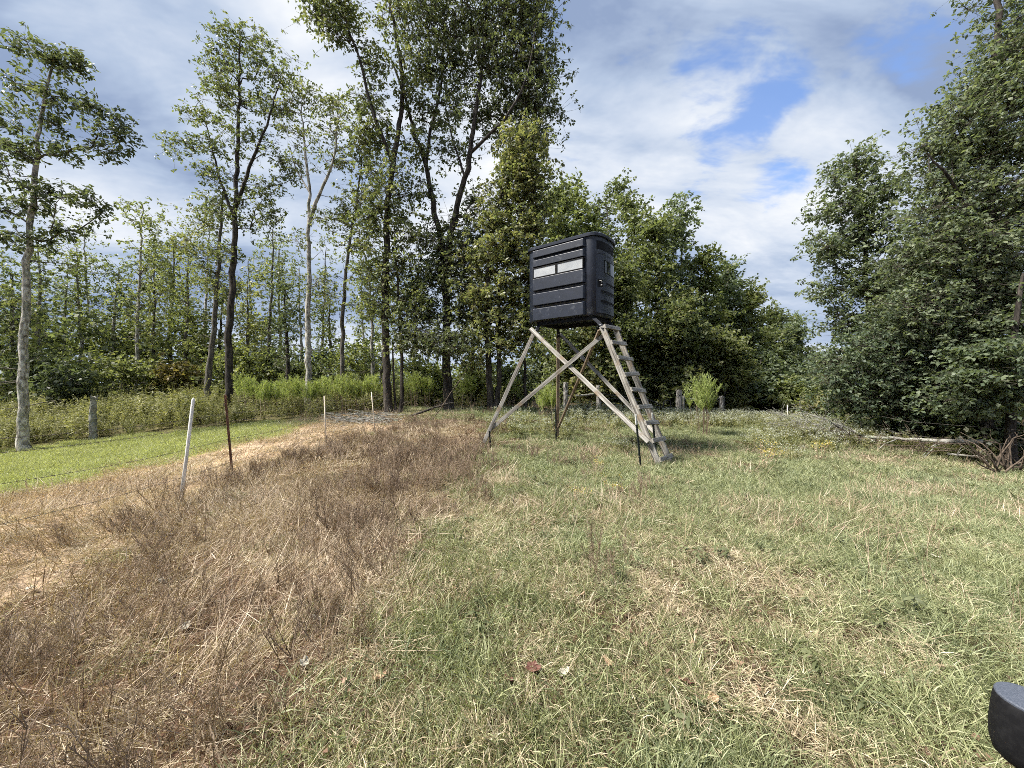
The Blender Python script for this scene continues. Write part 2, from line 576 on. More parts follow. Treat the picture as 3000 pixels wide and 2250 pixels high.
# finer rows inside the visible field
gy = np.unique(np.concatenate((gy, np.linspace(.5, 18, 110))))
gx = np.unique(np.concatenate((gx, np.linspace(-13, 13, 150))))
X, Y = np.meshgrid(gx, gy)
zn, Zg, _, _ = zones(X.ravel(), Y.ravel())
V = np.stack((X.ravel(), Y.ravel(), Zg), 1)
ny, nx = X.shape
ii = (np.arange(ny - 1)[:, None] * nx + np.arange(nx - 1)[None, :]).ravel()
Q = np.stack((ii, ii + 1, ii + nx + 1, ii + nx), 1)
gm = quad_mesh('ground', V, Q, None, True)
SOIL = np.array([(.07, .048, .03), (.10, .062, .042), (.44, .335, .235), (.20, .24, .07), (.11, .10, .05), (.085, .065, .042)])
colr = SOIL[zn] * (0.8 + .4 * vnoise(X.ravel(), Y.ravel(), .3, 8))[:, None]
a = gm.attributes.new('soil', 'FLOAT_COLOR', 'POINT')
a.data.foreach_set('color', np.concatenate((colr, np.ones((len(colr), 1))), 1).astype(np.float32).ravel())
m, nt, out = new_mat('soil')
at = N(nt, 'ShaderNodeAttribute', attribute_name='soil')
tcn = N(nt, 'ShaderNodeTexCoord')
n1 = N(nt, 'ShaderNodeTexNoise', _Scale=9.0, _Detail=10.0, _Roughness=.7)
nt.links.new(tcn.outputs['Object'], n1.inputs['Vector'])
r1 = ramp_node(nt, [(.3, (.35, .33, .31)), (.5, (.95, .93, .9)), (.72, (1.7, 1.6, 1.45))])
nt.links.new(n1.outputs['Fac'], r1.inputs[0])
mx = N(nt, 'ShaderNodeMix', data_type='RGBA', blend_type='MULTIPLY')
mx.inputs[0].default_value = 1
nt.links.new(at.outputs['Color'], mx.inputs[6])
nt.links.new(r1.outputs[0], mx.inputs[7])
p = N(nt, 'ShaderNodeBsdfPrincipled', _Roughness=.95)
p.inputs['Specular IOR Level'].default_value = .1
nt.links.new(mx.outputs[2], p.inputs['Base Color'])
bmp = N(nt, 'ShaderNodeBump', _Strength=.8, _Distance=.03)
nt.links.new(n1.outputs['Fac'], bmp.inputs['Height'])
nt.links.new(bmp.outputs[0], p.inputs['Normal'])
nt.links.new(p.outputs[0], out.inputs[0])
ground = link('ground', gm, m)
props(ground, 'reddish brown field soil under dry grass and thatch', kind='structure')

# ------------------------------------------------------------------ grass and weeds (stuff)


def ribbon(P, w, face):
    """P n x 3 centre line, w widths, face: vector the blade lies across"""
    n = len(P)
    T = np.gradient(P, axis=0)
    S = np.cross(T, face)
    S /= np.linalg.norm(S, axis=1, keepdims=True) + 1e-9
    V = np.empty((2 * n, 3))
    V[0::2] = P - S * w[:, None]
    V[1::2] = P + S * w[:, None]
    i = np.arange(n - 1) * 2
    return V, np.stack((i, i + 1, i + 3, i + 2), 1)


def twiggy(seed, h, nb, w, droop=.25, leafy=0, spread=.5):
    """dead upright weed: stem with up-swept side twigs"""
    rs = np.random.RandomState(seed)
    q = QB()

    def stick(p0, d, L, w0, w1, bend):
        t = np.linspace(0, 1, 4)
        P = p0 + d[None, :] * (t * L)[:, None] + np.array((bend[0], bend[1], bend[2]))[None, :] * (t ** 2 * L)[:, None]
        V, Q = ribbon(P, np.linspace(w0, w1, 4), np.array((rs.normal(), rs.normal(), .1)))
        q.add(V, Q, float(np.clip(rs.normal(.5, .25), 0, 1)))
        return P
    for _s in range(rs.randint(2, 6)):
        d = np.array((rs.normal(0, .26), rs.normal(0, .26), 1.0))
        d /= np.linalg.norm(d)
        base = np.array((rs.normal(0, .03), rs.normal(0, .03), -.01))
        P = stick(base, d, h * rs.uniform(.7, 1.1), w * 1.5, w * .7, rs.normal(0, .08, 3))
        for _b in range(nb):
            t = rs.uniform(.35, 1)
            k = min(2, int(t * 3))
            p0 = P[k] + (P[k + 1] - P[k]) * (t * 3 - k)
            a = rs.uniform(0, 6.28)
            d2 = np.array((np.cos(a) * spread, np.sin(a) * spread, rs.uniform(.5, 1)))
            d2 /= np.linalg.norm(d2)
            B = stick(p0, d2, h * rs.uniform(.12, .3), w * .8, w * .35, np.array((0, 0, rs.uniform(-droop, .2))))
            for _c in range(leafy):
                a = rs.uniform(0, 6.28)
                d3 = np.array((np.cos(a), np.sin(a), rs.uniform(-.2, .8)))
                d3 /= np.linalg.norm(d3)
                stick(B[rs.randint(1, 4)], d3, h * rs.uniform(.04, .09), w * .6, w * .2, np.zeros(3))
    return q.mesh('weed')


def leafy_weed(seed, h, n_leaf, leaf, flower=None, flower_n=0, stems=3, fsize=.008):
    """upright herb; flower: list of (mesh part) petals as second material"""
    rs = np.random.RandomState(seed)
    q, mi = QB(), []
    for _s in range(stems):
        d = np.array((rs.normal(0, .25), rs.normal(0, .25), 1.0))
        t = np.linspace(0, 1, 5)
        L = h * rs.uniform(.7, 1.15)
        P = np.array((rs.normal(0, .05), rs.normal(0, .05), 0)) + d[None] * (t * L)[:, None]
        V, Q = ribbon(P, np.full(5, .0035), np.array((rs.normal(), rs.normal(), .1)))
        q.add(V, Q, .3)
        mi += [0] * len(Q)
        for _l in range(n_leaf):
            u = rs.uniform(.15, 1)
            p0 = P[0] + (P[-1] - P[0]) * u
            a = rs.uniform(0, 6.28)
            dl = np.array((np.cos(a), np.sin(a), rs.uniform(-.2, .7)))
            dl /= np.linalg.norm(dl)
            l = leaf * rs.uniform(.6, 1.3)
            PP = p0 + dl[None] * (np.linspace(0, 1, 4) * l)[:, None]
            PP[:, 2] -= np.linspace(0, 1, 4) ** 2 * l * .35
            V, Q = ribbon(PP, l * np.array((.04, .15, .12, .01)), np.array((rs.normal(0, .4), rs.normal(0, .4), 1)))
            q.add(V, Q, rs.uniform(0, 1))
            mi += [0] * len(Q)
        for _f in range(flower_n):
            p0 = P[-1] + rs.normal(0, 1, 3) * np.array((.055, .055, .025)) * h / .5
            a = rs.uniform(0, 6.28)
            s = rs.uniform(.7, 1.3) * fsize
            e1, e2 = rs.normal(0, 1, (2, 3))
            e1, e2 = e1 / np.linalg.norm(e1) * s, e2 / np.linalg.norm(e2) * s
            V = p0 + np.array((-e1, -e2, e1, e2))
            q.add(V, np.array(((0, 1, 2, 3),)), rs.uniform(0, 1))
            mi.append(1)
    me = q.mesh('herb')
    me.polygons.foreach_set('material_index', np.array(mi, np.int32))
    return me


def proto_collection(name, meshes, mats):
    col = bpy.data.collections.new(name)
    for i, me in enumerate(meshes):
        mm = mats if isinstance(mats, (list, tuple)) else [mats]
        for x in mm:
            me.materials.append(x)
        o = bpy.data.objects.new('%s_%02d' % (name, i), me)
        col.objects.link(o)
    return col


def scatter(name, label, col, n_proto, P, scl, rs, tilt=.12, rotz=None, sz=None):
    me = bpy.data.meshes.new(name)
    n = len(P)
    me.vertices.add(n)
    me.vertices.foreach_set('co', np.asarray(P, np.float32).ravel())
    rot = np.stack((rs.normal(0, tilt, n), rs.normal(0, tilt, n), rs.uniform(0, 6.283, n) if rotz is None else rotz), 1)
    s3 = np.repeat(np.asarray(scl)[:, None], 3, 1)
    if sz is not None:
        s3[:, 2] *= sz
    for nm, ty, data, key in (('rot', 'FLOAT_VECTOR', rot, 'vector'), ('scl', 'FLOAT_VECTOR', s3, 'vector'), ('idx', 'INT', rs.randint(0, n_proto, n), 'value')):
        at = me.attributes.new(nm, ty, 'POINT')
        at.data.foreach_set(key, np.asarray(data, np.int32 if ty == 'INT' else np.float32).ravel())
    o = link(name, me)
    ng = bpy.data.node_groups.new(name + '_spread', 'GeometryNodeTree')
    ng.interface.new_socket('Geometry', in_out='INPUT', socket_type='NodeSocketGeometry')
    ng.interface.new_socket('Geometry', in_out='OUTPUT', socket_type='NodeSocketGeometry')
    gi, go = ng.nodes.new('NodeGroupInput'), ng.nodes.new('NodeGroupOutput')
    ci = ng.nodes.new('GeometryNodeCollectionInfo')
    ci.inputs['Collection'].default_value = col
    ci.inputs['Separate Children'].default_value = True
    ci.inputs['Reset Children'].default_value = True
    ip = ng.nodes.new('GeometryNodeInstanceOnPoints')
    ip.inputs['Pick Instance'].default_value = True

    def attr(nm, ty):
        a = ng.nodes.new('GeometryNodeInputNamedAttribute')
        a.data_type = ty
        a.inputs['Name'].default_value = nm
        return a.outputs[0]
    ng.links.new(gi.outputs[0], ip.inputs['Points'])
    ng.links.new(ci.outputs[0], ip.inputs['Instance'])
    ng.links.new(attr('idx', 'INT'), ip.inputs['Instance Index'])
    e2r = ng.nodes.new('FunctionNodeEulerToRotation')
    ng.links.new(attr('rot', 'FLOAT_VECTOR'), e2r.inputs[0])
    ng.links.new(e2r.outputs[0], ip.inputs['Rotation'])
    ng.links.new(attr('scl', 'FLOAT_VECTOR'), ip.inputs['Scale'])
    ng.links.new(ip.outputs[0], go.inputs[0])
    md = o.modifiers.new('spread', 'NODES')
    md.node_group = ng
    return props(o, label, kind='stuff')


def blades(rs, q, pos, L, az, lean, bend, w, cv, seg=3):
    """many blades at once: pos n x 2, the rest n"""
    n = len(pos)
    t = np.linspace(0, 1, seg + 1)[None, :]
    th = lean[:, None] + bend[:, None] * t
    d = np.stack((np.sin(th) * np.cos(az)[:, None], np.sin(th) * np.sin(az)[:, None], np.cos(th)), 2)
    P = np.cumsum(d, 1) * (L / (seg + 1))[:, None, None]
    P -= P[:, :1]
    P[:, :, :2] += pos[:, None, :]
    P[:, :, 2] = np.maximum(P[:, :, 2], .003 + .01 * rs.uniform(0, 1, n)[:, None]) - .008
    face = rs.normal(0, 1, (n, 1, 3))
    face[:, :, 2] = np.abs(face[:, :, 2]) * .6 + .2
    S = np.cross(np.gradient(P, axis=1), face)
    S /= np.linalg.norm(S, axis=2, keepdims=True) + 1e-9
    ww = w[:, None] * (np.array((.75, 1, .8, .12)) if seg == 3 else np.linspace(1, .15, seg + 1))[None, :]
    V = np.stack((P - S * ww[:, :, None], P + S * ww[:, :, None]), 2).reshape(-1, 3)
    b = (np.arange(n) * 2 * (seg + 1))[:, None, None]
    i = (np.arange(seg) * 2)[None, :, None]
    Q = (b + i + np.array((0, 1, 3, 2))[None, None, :]).reshape(-1, 4)
    q.add(V, Q, np.repeat(cv, seg))


def grass_patch(seed, n, R, h, lean, bend, w, clumps=26, tight=.045, comb_dir=None, hvar=.45):
    rs = np.random.RandomState(seed)
    q = QB()
    a, r = rs.uniform(0, 6.283, clumps), R * np.sqrt(rs.uniform(0, 1, clumps))
    cc = np.stack((r * np.cos(a), r * np.sin(a)), 1)
    ch = rs.uniform(.55, 1.25, clumps)
    ca = rs.uniform(0, 6.283, clumps)
    ck = rs.normal(0, .17, clumps)
    k = rs.randint(0, clumps, n)
    pos = cc[k] + rs.normal(0, tight, (n, 2))
    az = np.where(rs.uniform(0, 1, n) < .55, np.arctan2(*(pos - cc[k]).T[::-1]), ca[k] + rs.normal(0, 1.0, n))
    if comb_dir is not None:
        az = comb_dir + rs.normal(0, .75, n)
    L = h * ch[k] * rs.uniform(1 - hvar, 1 + hvar * .6, n)
    le = np.abs(rs.normal(lean, lean * .55, n))
    be = rs.uniform(.2, 1.25, n) * bend
    blades(rs, q, pos, L, az, le, be, w * rs.uniform(.6, 1.35, n), np.clip(rs.normal(.5, .22, n) + ck[k], 0, 1))
    return q.mesh('patch')


def joined(q_meshes, seed, R, smin=.6, smax=1.2):
    """several plants set out over a disc, as one patch mesh"""
    rs = np.random.RandomState(seed)
    V, Q, cv, mi, n = [], [], [], [], 0
    for me in q_meshes:
        v = np.empty(len(me.vertices) * 3)
        me.vertices.foreach_get('co', v)
        v = v.reshape(-1, 3) * rs.uniform(smin, smax)
        a, r, t = rs.uniform(0, 6.283), R * math.sqrt(rs.uniform(0, 1)), rs.uniform(0, 6.283)
        v = np.stack((v[:, 0] * math.cos(t) - v[:, 1] * math.sin(t) + r * math.cos(a), v[:, 0] * math.sin(t) + v[:, 1] * math.cos(t) + r * math.sin(a), v[:, 2]), 1)
        f = np.empty(len(me.polygons) * 4, np.int32)
        me.loops.foreach_get('vertex_index', f)
        c = np.empty(len(me.polygons))
        me.attributes['cv'].data.foreach_get('value', c)
        m_ = np.empty(len(me.polygons), np.int32)
        me.polygons.foreach_get('material_index', m_)
        V.append(v)
        Q.append(f.reshape(-1, 4) + n)
        cv.append(np.clip(c + rs.normal(0, .12), 0, 1))
        mi.append(m_)
        n += len(v)
    me = quad_mesh('patch', np.concatenate(V), np.concatenate(Q), np.concatenate(cv))
    me.polygons.foreach_set('material_index', np.concatenate(mi))
    return me


rs = np.random.RandomState(7)


def grid_points(y0, y1, s):
    w_ = 1.42 * y1 + 1.0
    gx_, gy_ = np.meshgrid(np.arange(-w_, w_, s), np.arange(y0, y1, s))
    x, y = gx_.ravel() + rs.uniform(-.5, .5, gx_.size) * s, gy_.ravel() + rs.uniform(-.5, .5, gx_.size) * s
    k = np.abs(x) < 1.42 * y + 1.0
    return np.stack((x[k], y[k]), 1)


near_xy = grid_points(.9, 6.5, .21)
far_xy = grid_points(6.5, 17.5, .33)
FIELD = []
for xy in (near_xy, far_xy):
    jit = rs.normal(0, .28, xy.shape) * np.clip(xy[:, 1:2] / 5, .5, 1.6)
    z_, _, px_, py_ = zones(xy[:, 0] + jit[:, 0], np.maximum(xy[:, 1] + jit[:, 1], .85))
    pz_ = H(xy[:, 0], xy[:, 1])
    FIELD.append(dict(P=np.concatenate((xy, pz_[:, None]), 1), zn=z_, px=px_, py=py_, u=rs.uniform(0, 1, len(xy)),
                      nA=vnoise(xy[:, 0], xy[:, 1], .9, 31) * .55 + vnoise(xy[:, 0], xy[:, 1], .3, 32) * .45,
                      nB=vnoise(xy[:, 0], xy[:, 1], 1.7, 33) * .55 + vnoise(xy[:, 0], xy[:, 1], .55, 34) * .45,
                      nH=vnoise(xy[:, 0], xy[:, 1], .5, 35) * .5 + vnoise(xy[:, 0], xy[:, 1], 1.8, 36) * .5))
for f in FIELD:
    y = f['P'][:, 1]
    f['green'] = (f['nA'] - .5) * 1.5 + .04 + np.clip((y - 3) / 6, 0, .5) + np.clip((f['px'] - 2000) / 3500, -.2, .2) + (rs.uniform(0, 1, len(y)) - .5) * .5
    b = np.clip(1 - np.hypot((f['px'] - 1720) / 300, (f['py'] - 1430) / 70), 0, 1) + np.clip(1 - np.hypot((f['px'] - 2200) / 500, (f['py'] - 1720) / 160), 0, 1)
    f['green'] -= b * .40


def patch_field(name, label, mat, near_c, far_c, masks, base=1.0, tilt=.06, boost=True, comb=False):
    for f, col, m_, suffix in zip(FIELD, (near_c, far_c), masks, ('', '_beyond')):
        Pm = f['P'][m_]
        s = base * rs.uniform(.8, 1.25, len(Pm))
        sz = (.6 + .85 * f['nH'][m_]) if boost else None
        rz = vnoise(Pm[:, 0], Pm[:, 1], 1.3, 41) * 9 + rs.normal(0, .6, len(Pm)) if comb else None
        scatter(name + suffix, label + (', farther off' if suffix else ''), col, len(col.objects), Pm, s, rs, tilt, rotz=rz, sz=sz)


def pc(name, mat, lst):
    return proto_collection(name, lst, mat)


BARE = [vnoise(f['P'][:, 0], f['P'][:, 1], .42, 51) * .7 + vnoise(f['P'][:, 0], f['P'][:, 1], 1.9, 52) * .3 for f in FIELD]
m0 = [(f['zn'] == 0) & (b < .80) for f, b in zip(FIELD, BARE)]
masks = [(m & (f['green'] < .12) & (f['u'] < .66)) | ((f['zn'] == 2) & (f['u'] < .25)) | ((f['zn'] == 1) & (f['u'] < .50) & (f['nA'] > .32)) for f, m in zip(FIELD, m0)]
patch_field('dry_grass', 'pale straw coloured dry grass matted over the field', None,
            pc('straw_near', M['straw'], [grass_patch(100 + i, 560, .25, .13, .55, 1.45, .0013, clumps=26, tight=.035) for i in range(6)]),
            pc('straw_far', M['straw'], [grass_patch(110 + i, 420, .34, .13, .48, 1.2, .0023, clumps=26) for i in range(5)]), masks)
masks = [(m & (f['green'] > -.5) & (f['u'] > .12)) | ((f['zn'] == 1) & (f['u'] > .955)) for f, m in zip(FIELD, m0)]
patch_field('fading_grass', 'half dry greenish field grass in front of the ladder stand', None,
            pc('mixed_near', M['grass_dry_green'], [grass_patch(140 + i, 520, .25, .13, .40, 1.3, .0014, clumps=24, tight=.035) for i in range(6)]),
            pc('mixed_far', M['grass_dry_green'], [grass_patch(150 + i, 400, .34, .145, .38, 1.1, .0024, clumps=26) for i in range(5)]), masks)
masks = [m & (f['green'] * .6 + f['u'] * .7 > .62) for f, m in zip(FIELD, m0)]
patch_field('green_grass', 'green grass growing through the dry field', None,
            pc('green_near', M['grass_green'], [grass_patch(180 + i, 330, .24, .135, .38, 1.2, .0018, clumps=13) for i in range(6)]),
            pc('green_far', M['grass_green'], [grass_patch(190 + i, 320, .33, .15, .38, 1.05, .0027, clumps=18) for i in range(5)]), masks)
masks = [((f['zn'] == 1) & (f['u'] > .12)) | ((f['zn'] == 2) & (f['u'] > .35)) | (m & (f['nB'] < .40) & (f['u'] < .6)) for f, m in zip(FIELD, m0)]
patch_field('thatch', 'flattened brown thatch lying over bare soil', None,
            pc('thatch_near', M['straw_dark'], [grass_patch(220 + i, 170, .25, .27, 1.32, .3, .0017, comb_dir=0.0, tight=.1) for i in range(6)]),
            pc('thatch_far', M['straw_dark'], [grass_patch(230 + i, 150, .35, .28, 1.28, .3, .0028, comb_dir=0.0, tight=.12) for i in range(5)]), masks, boost=False, comb=True)
wd = [twiggy(260 + i, .30, 15, .0018, leafy=2, spread=.38) for i in range(10)]
wd2 = [twiggy(260 + i, .30, 13, .0026, leafy=1, spread=.38) for i in range(10)]
pick = np.random.RandomState(3)
masks = [((f['zn'] == 1) & (f['nB'] > .38) & (f['u'] < -.16 + 1.35 * f['nB'] - .18 * (f['P'][:, 1] < 3.2))) | (m & (f['u'] > .95) & (f['nB'] > .5) & (f['px'] < 2100)) for f, m in zip(FIELD, m0)]
patch_field('dead_weeds', 'brittle brown dead weeds standing over the left foreground', None,
            pc('weed_near', M['dead_weed'], [joined([wd[j] for j in pick.randint(0, 10, 8)], 265 + i, .22) for i in range(6)]),
            pc('weed_far', M['dead_weed'], [joined([wd2[j] for j in pick.randint(0, 10, 12)], 275 + i, .32) for i in range(6)]), masks, base=.88, tilt=.2)
k = 4200
lx = rs.uniform(-24, -2, k)
ly = rs.uniform(4, 16, k)
z2, lz, _, _ = zones(lx, ly)
mk = z2 == 3
scatter('mown_grass', 'bright green strip of short grass along the woods', pc('lawn_patch', M['lawn'], [grass_patch(300 + i, 420, .36, .11, .35, .8, .0028, clumps=60, tight=.07) for i in range(5)]),
        5, np.stack((lx, ly, lz), 1)[mk], rs.uniform(.8, 1.25, mk.sum()), rs, .05)

# tall green weeds along the edge of the woods
ew = [leafy_weed(340 + i, .8, 26, .10, stems=3) for i in range(8)]
wd_c = pc('edge_weed', [M['weed_green'], M['petal_white']], [joined([ew[j] for j in pick.randint(0, 8, 6)], 350 + i, .42) for i in range(4)] + [joined([leafy_weed(360 + j, 1.15, 46, .05, stems=5) for j in range(4)], 358 + i, .4) for i in range(2)])
k = 2600
lx = np.concatenate((rs.uniform(-30, -4, k), rs.uniform(-6, 30, k // 3)))
ly = np.concatenate((rs.uniform(7, 20, k), rs.uniform(15, 24, k // 3)))
z2, lz, _, _ = zones(lx, ly, .5)
epx, _ = project(lx, ly, lz)
mk = ((z2 == 4) & (rs.uniform(0, 1, len(lx)) < .7)) | ((z2 == 5) & (rs.uniform(0, 1, len(lx)) < .5) & (lx < 13) & ((epx < 1560) | (ly > 21)))
esc = rs.uniform(.45, 1.05, len(lx)) * (.35 + 1.25 * vnoise(lx, ly, 1.1, 71))
bx_ = rs.uniform(0, 1, 150)
bp_ = np.stack([W(2270 + 560 * t, 1280, 12.6 - 2.6 * t)[:2] for t in bx_]) + rs.normal(0, .35, (150, 2))
EWP = np.concatenate((np.stack((lx, ly, lz), 1)[mk], np.concatenate((bp_, H(bp_[:, 0], bp_[:, 1])[:, None]), 1)))
EWS = np.concatenate((esc[mk], rs.uniform(.28, .5, 150)))
scatter('edge_weeds', 'tangle of tall green weeds along the edge of the woods', wd_c, 6, EWP, EWS, rs, .1)

# brown litter on the bare spots: torn leaves and stem bits, too many to count
q = QB()
k = 2600
ly = .95 + 6.5 * rs.uniform(0, 1, k) ** 1.6
lx = rs.uniform(-1.4, 1.4, k) * ly
z2, lz, lpx, _ = zones(lx, ly)
bare = vnoise(lx, ly, .42, 51) * .7 + vnoise(lx, ly, 1.9, 52) * .3
mk = ((z2 == 0) & (bare > .62)) | ((z2 == 1) & (rs.uniform(0, 1, k) < .4)) | (rs.uniform(0, 1, k) < .05)
for x_, y_, z_ in zip(lx[mk], ly[mk], lz[mk]):
    e1, e2 = rs.normal(0, 1, 3), rs.normal(0, 1, 3)
    e1[2] *= .35
    e2[2] *= .35
    e1 /= np.linalg.norm(e1)
    e2 -= e1 * (e1 @ e2)
    e2 /= np.linalg.norm(e2)
    a_, b_ = rs.uniform(.008, .028), rs.uniform(.006, .018)
    c_ = np.array((x_, y_, z_ + rs.uniform(.008, .05)))
    up_ = np.array((0, 0, rs.uniform(.0, .012)))
    V = c_ + np.array((-e1 * a_ + up_, -e2 * b_, e1 * a_ + up_, e2 * b_))
    q.add(V, np.array(((0, 1, 2, 3),)), rs.uniform(0, 1))
M['litter'] = foliage_mat('litter', [(.05, .03, .022), (.12, .07, .048), (.22, .135, .09), (.34, .24, .17)], .1, .75, .0)
lit = link('leaf_litter', q.mesh('leaf_litter'), M['litter'])
props(lit, 'brown scraps of dead leaves littering the bare spots', kind='stuff')

bw_c = pc('broadleaf', [M['weed_broad'], M['petal_white']], [leafy_weed(460 + i, .10, 9, .055, stems=3) for i in range(6)])
PB = np.concatenate([f['P'][(f['zn'] == 0) & (rs.uniform(0, 1, len(f['P'])) < .10)] for f in FIELD])
scatter('broadleaf_weeds', 'low broad leaved weeds sprinkled through the grass', bw_c, 6, PB + rs.normal(0, .05, PB.shape) * np.array((1, 1, 0)), rs.uniform(.6, 1.3, len(PB)), rs, .15)

# white flowering weeds near the gate and round the fallen tree
wf_c = proto_collection('white_herb', [leafy_weed(380 + i, .42, 18, .06, flower_n=13, stems=5, fsize=.0105) for i in range(6)], [M['weed_green'], M['petal_white']])
LW = []
for px, py, dpt, rx, ry, n in ((1560, 1262, 12.5, 1.6, 1.4, 60), (1880, 1215, 15.5, 3.5, 2.4, 300), (2150, 1222, 16, 3.2, 2.4, 300), (2380, 1285, 11, 1.6, .8, 46), (2560, 1290, 11.5, 1.7, .6, 40), (1800, 1330, 9.5, .5, .3, 10),
                               (2230, 1312, 10.3, .7, .4, 12), (2310, 1340, 9, .5, .3, 8), (1700, 1240, 13.5, 1.5, 1.2, 40), (2440, 1250, 13.5, 2.2, .8, 50)):
    c = W(px, py, dpt)
    a, r = rs.uniform(0, 6.28, n), np.sqrt(rs.uniform(0, 1, n))
    LW.append(np.stack((c[0] + rx * r * np.cos(a), c[1] + ry * r * np.sin(a)), 1))
LW = np.concatenate(LW)
scatter('white_flower_weeds', 'white flowering weeds massed near the gate and fallen tree', wf_c, 6, np.concatenate((LW, H(LW[:, 0], LW[:, 1])[:, None]), 1), rs.uniform(.6, 1.2, len(LW)), rs, .15)
# taller seed stalks scattered through the field
st_c = proto_collection('seed_stalk', [twiggy(420 + i, .5, 6, .0016, leafy=1, spread=.3) for i in range(6)], M['straw_dark'])
PS = np.concatenate([f['P'][((f['zn'] == 0) | (f['zn'] == 1)) & (rs.uniform(0, 1, len(f['P'])) > .94) & (f['P'][:, 1] > 2.2)] for f in FIELD])
scatter('seed_stalks', 'thin brown seed stalks standing above the grass', st_c, 6, PS, rs.uniform(.45, 1.0, len(PS)), rs, .1)

# ------------------------------------------------------------------ trees


def dense_poly(P, step=.35):
    P = np.asarray(P, float)
    # Catmull-Rom
    out = []
    Q = np.vstack((2 * P[0] - P[1], P, 2 * P[-1] - P[-2]))
    for i in range(1, len(Q) - 2):
        n = max(2, int(np.linalg.norm(Q[i + 1] - Q[i]) / step))
        t = np.linspace(0, 1, n, endpoint=False)[:, None]
        out.append(.5 * (2 * Q[i] + (Q[i + 1] - Q[i - 1]) * t + (2 * Q[i - 1] - 5 * Q[i] + 4 * Q[i + 1] - Q[i + 2]) * t ** 2 + (-Q[i - 1] + 3 * Q[i] - 3 * Q[i + 1] + Q[i + 2]) * t ** 3))
    out.append(P[-1:])
    return np.concatenate(out)


N_LEAF = [0]


def leaves_mesh(centers, L, wid, rs, per, spread, name, up=.8, droop=.35):
    """rosettes of kite-shaped leaves round each centre"""
    n = len(centers) * per
    N_LEAF[0] += n
    c = np.repeat(centers, per, 0)
    d = rs.normal(0, 1, (n, 3))
    d[:, 2] = d[:, 2] * .6 - droop
    d /= np.linalg.norm(d, axis=1, keepdims=True)
    nrm = rs.normal(0, .65, (n, 3))
    nrm[:, 2] += up
    nrm -= (nrm * d).sum(1, keepdims=True) * d
    nrm /= np.linalg.norm(nrm, axis=1, keepdims=True) + 1e-9
    s = np.cross(d, nrm)
    l = (L * rs.uniform(.6, 1.25, n))[:, None]
    p = c + d * l * .12 + rs.normal(0, spread, (n, 3))
    w = l * wid
    fold = nrm * l * rs.uniform(-.06, .12, n)[:, None]
    V = np.stack((p, p + d * l * .5 + s * w + fold, p + d * l - nrm * l * .12, p + d * l * .5 - s * w + fold), 1).reshape(-1, 3)
    Q = np.arange(n * 4).reshape(-1, 4)
    cl = np.repeat(rs.normal(0, .16, len(centers)), per)
    cv = np.clip(rs.normal(.45, .2, n) + cl, 0, 1)
    return quad_mesh(name, V, Q, cv)


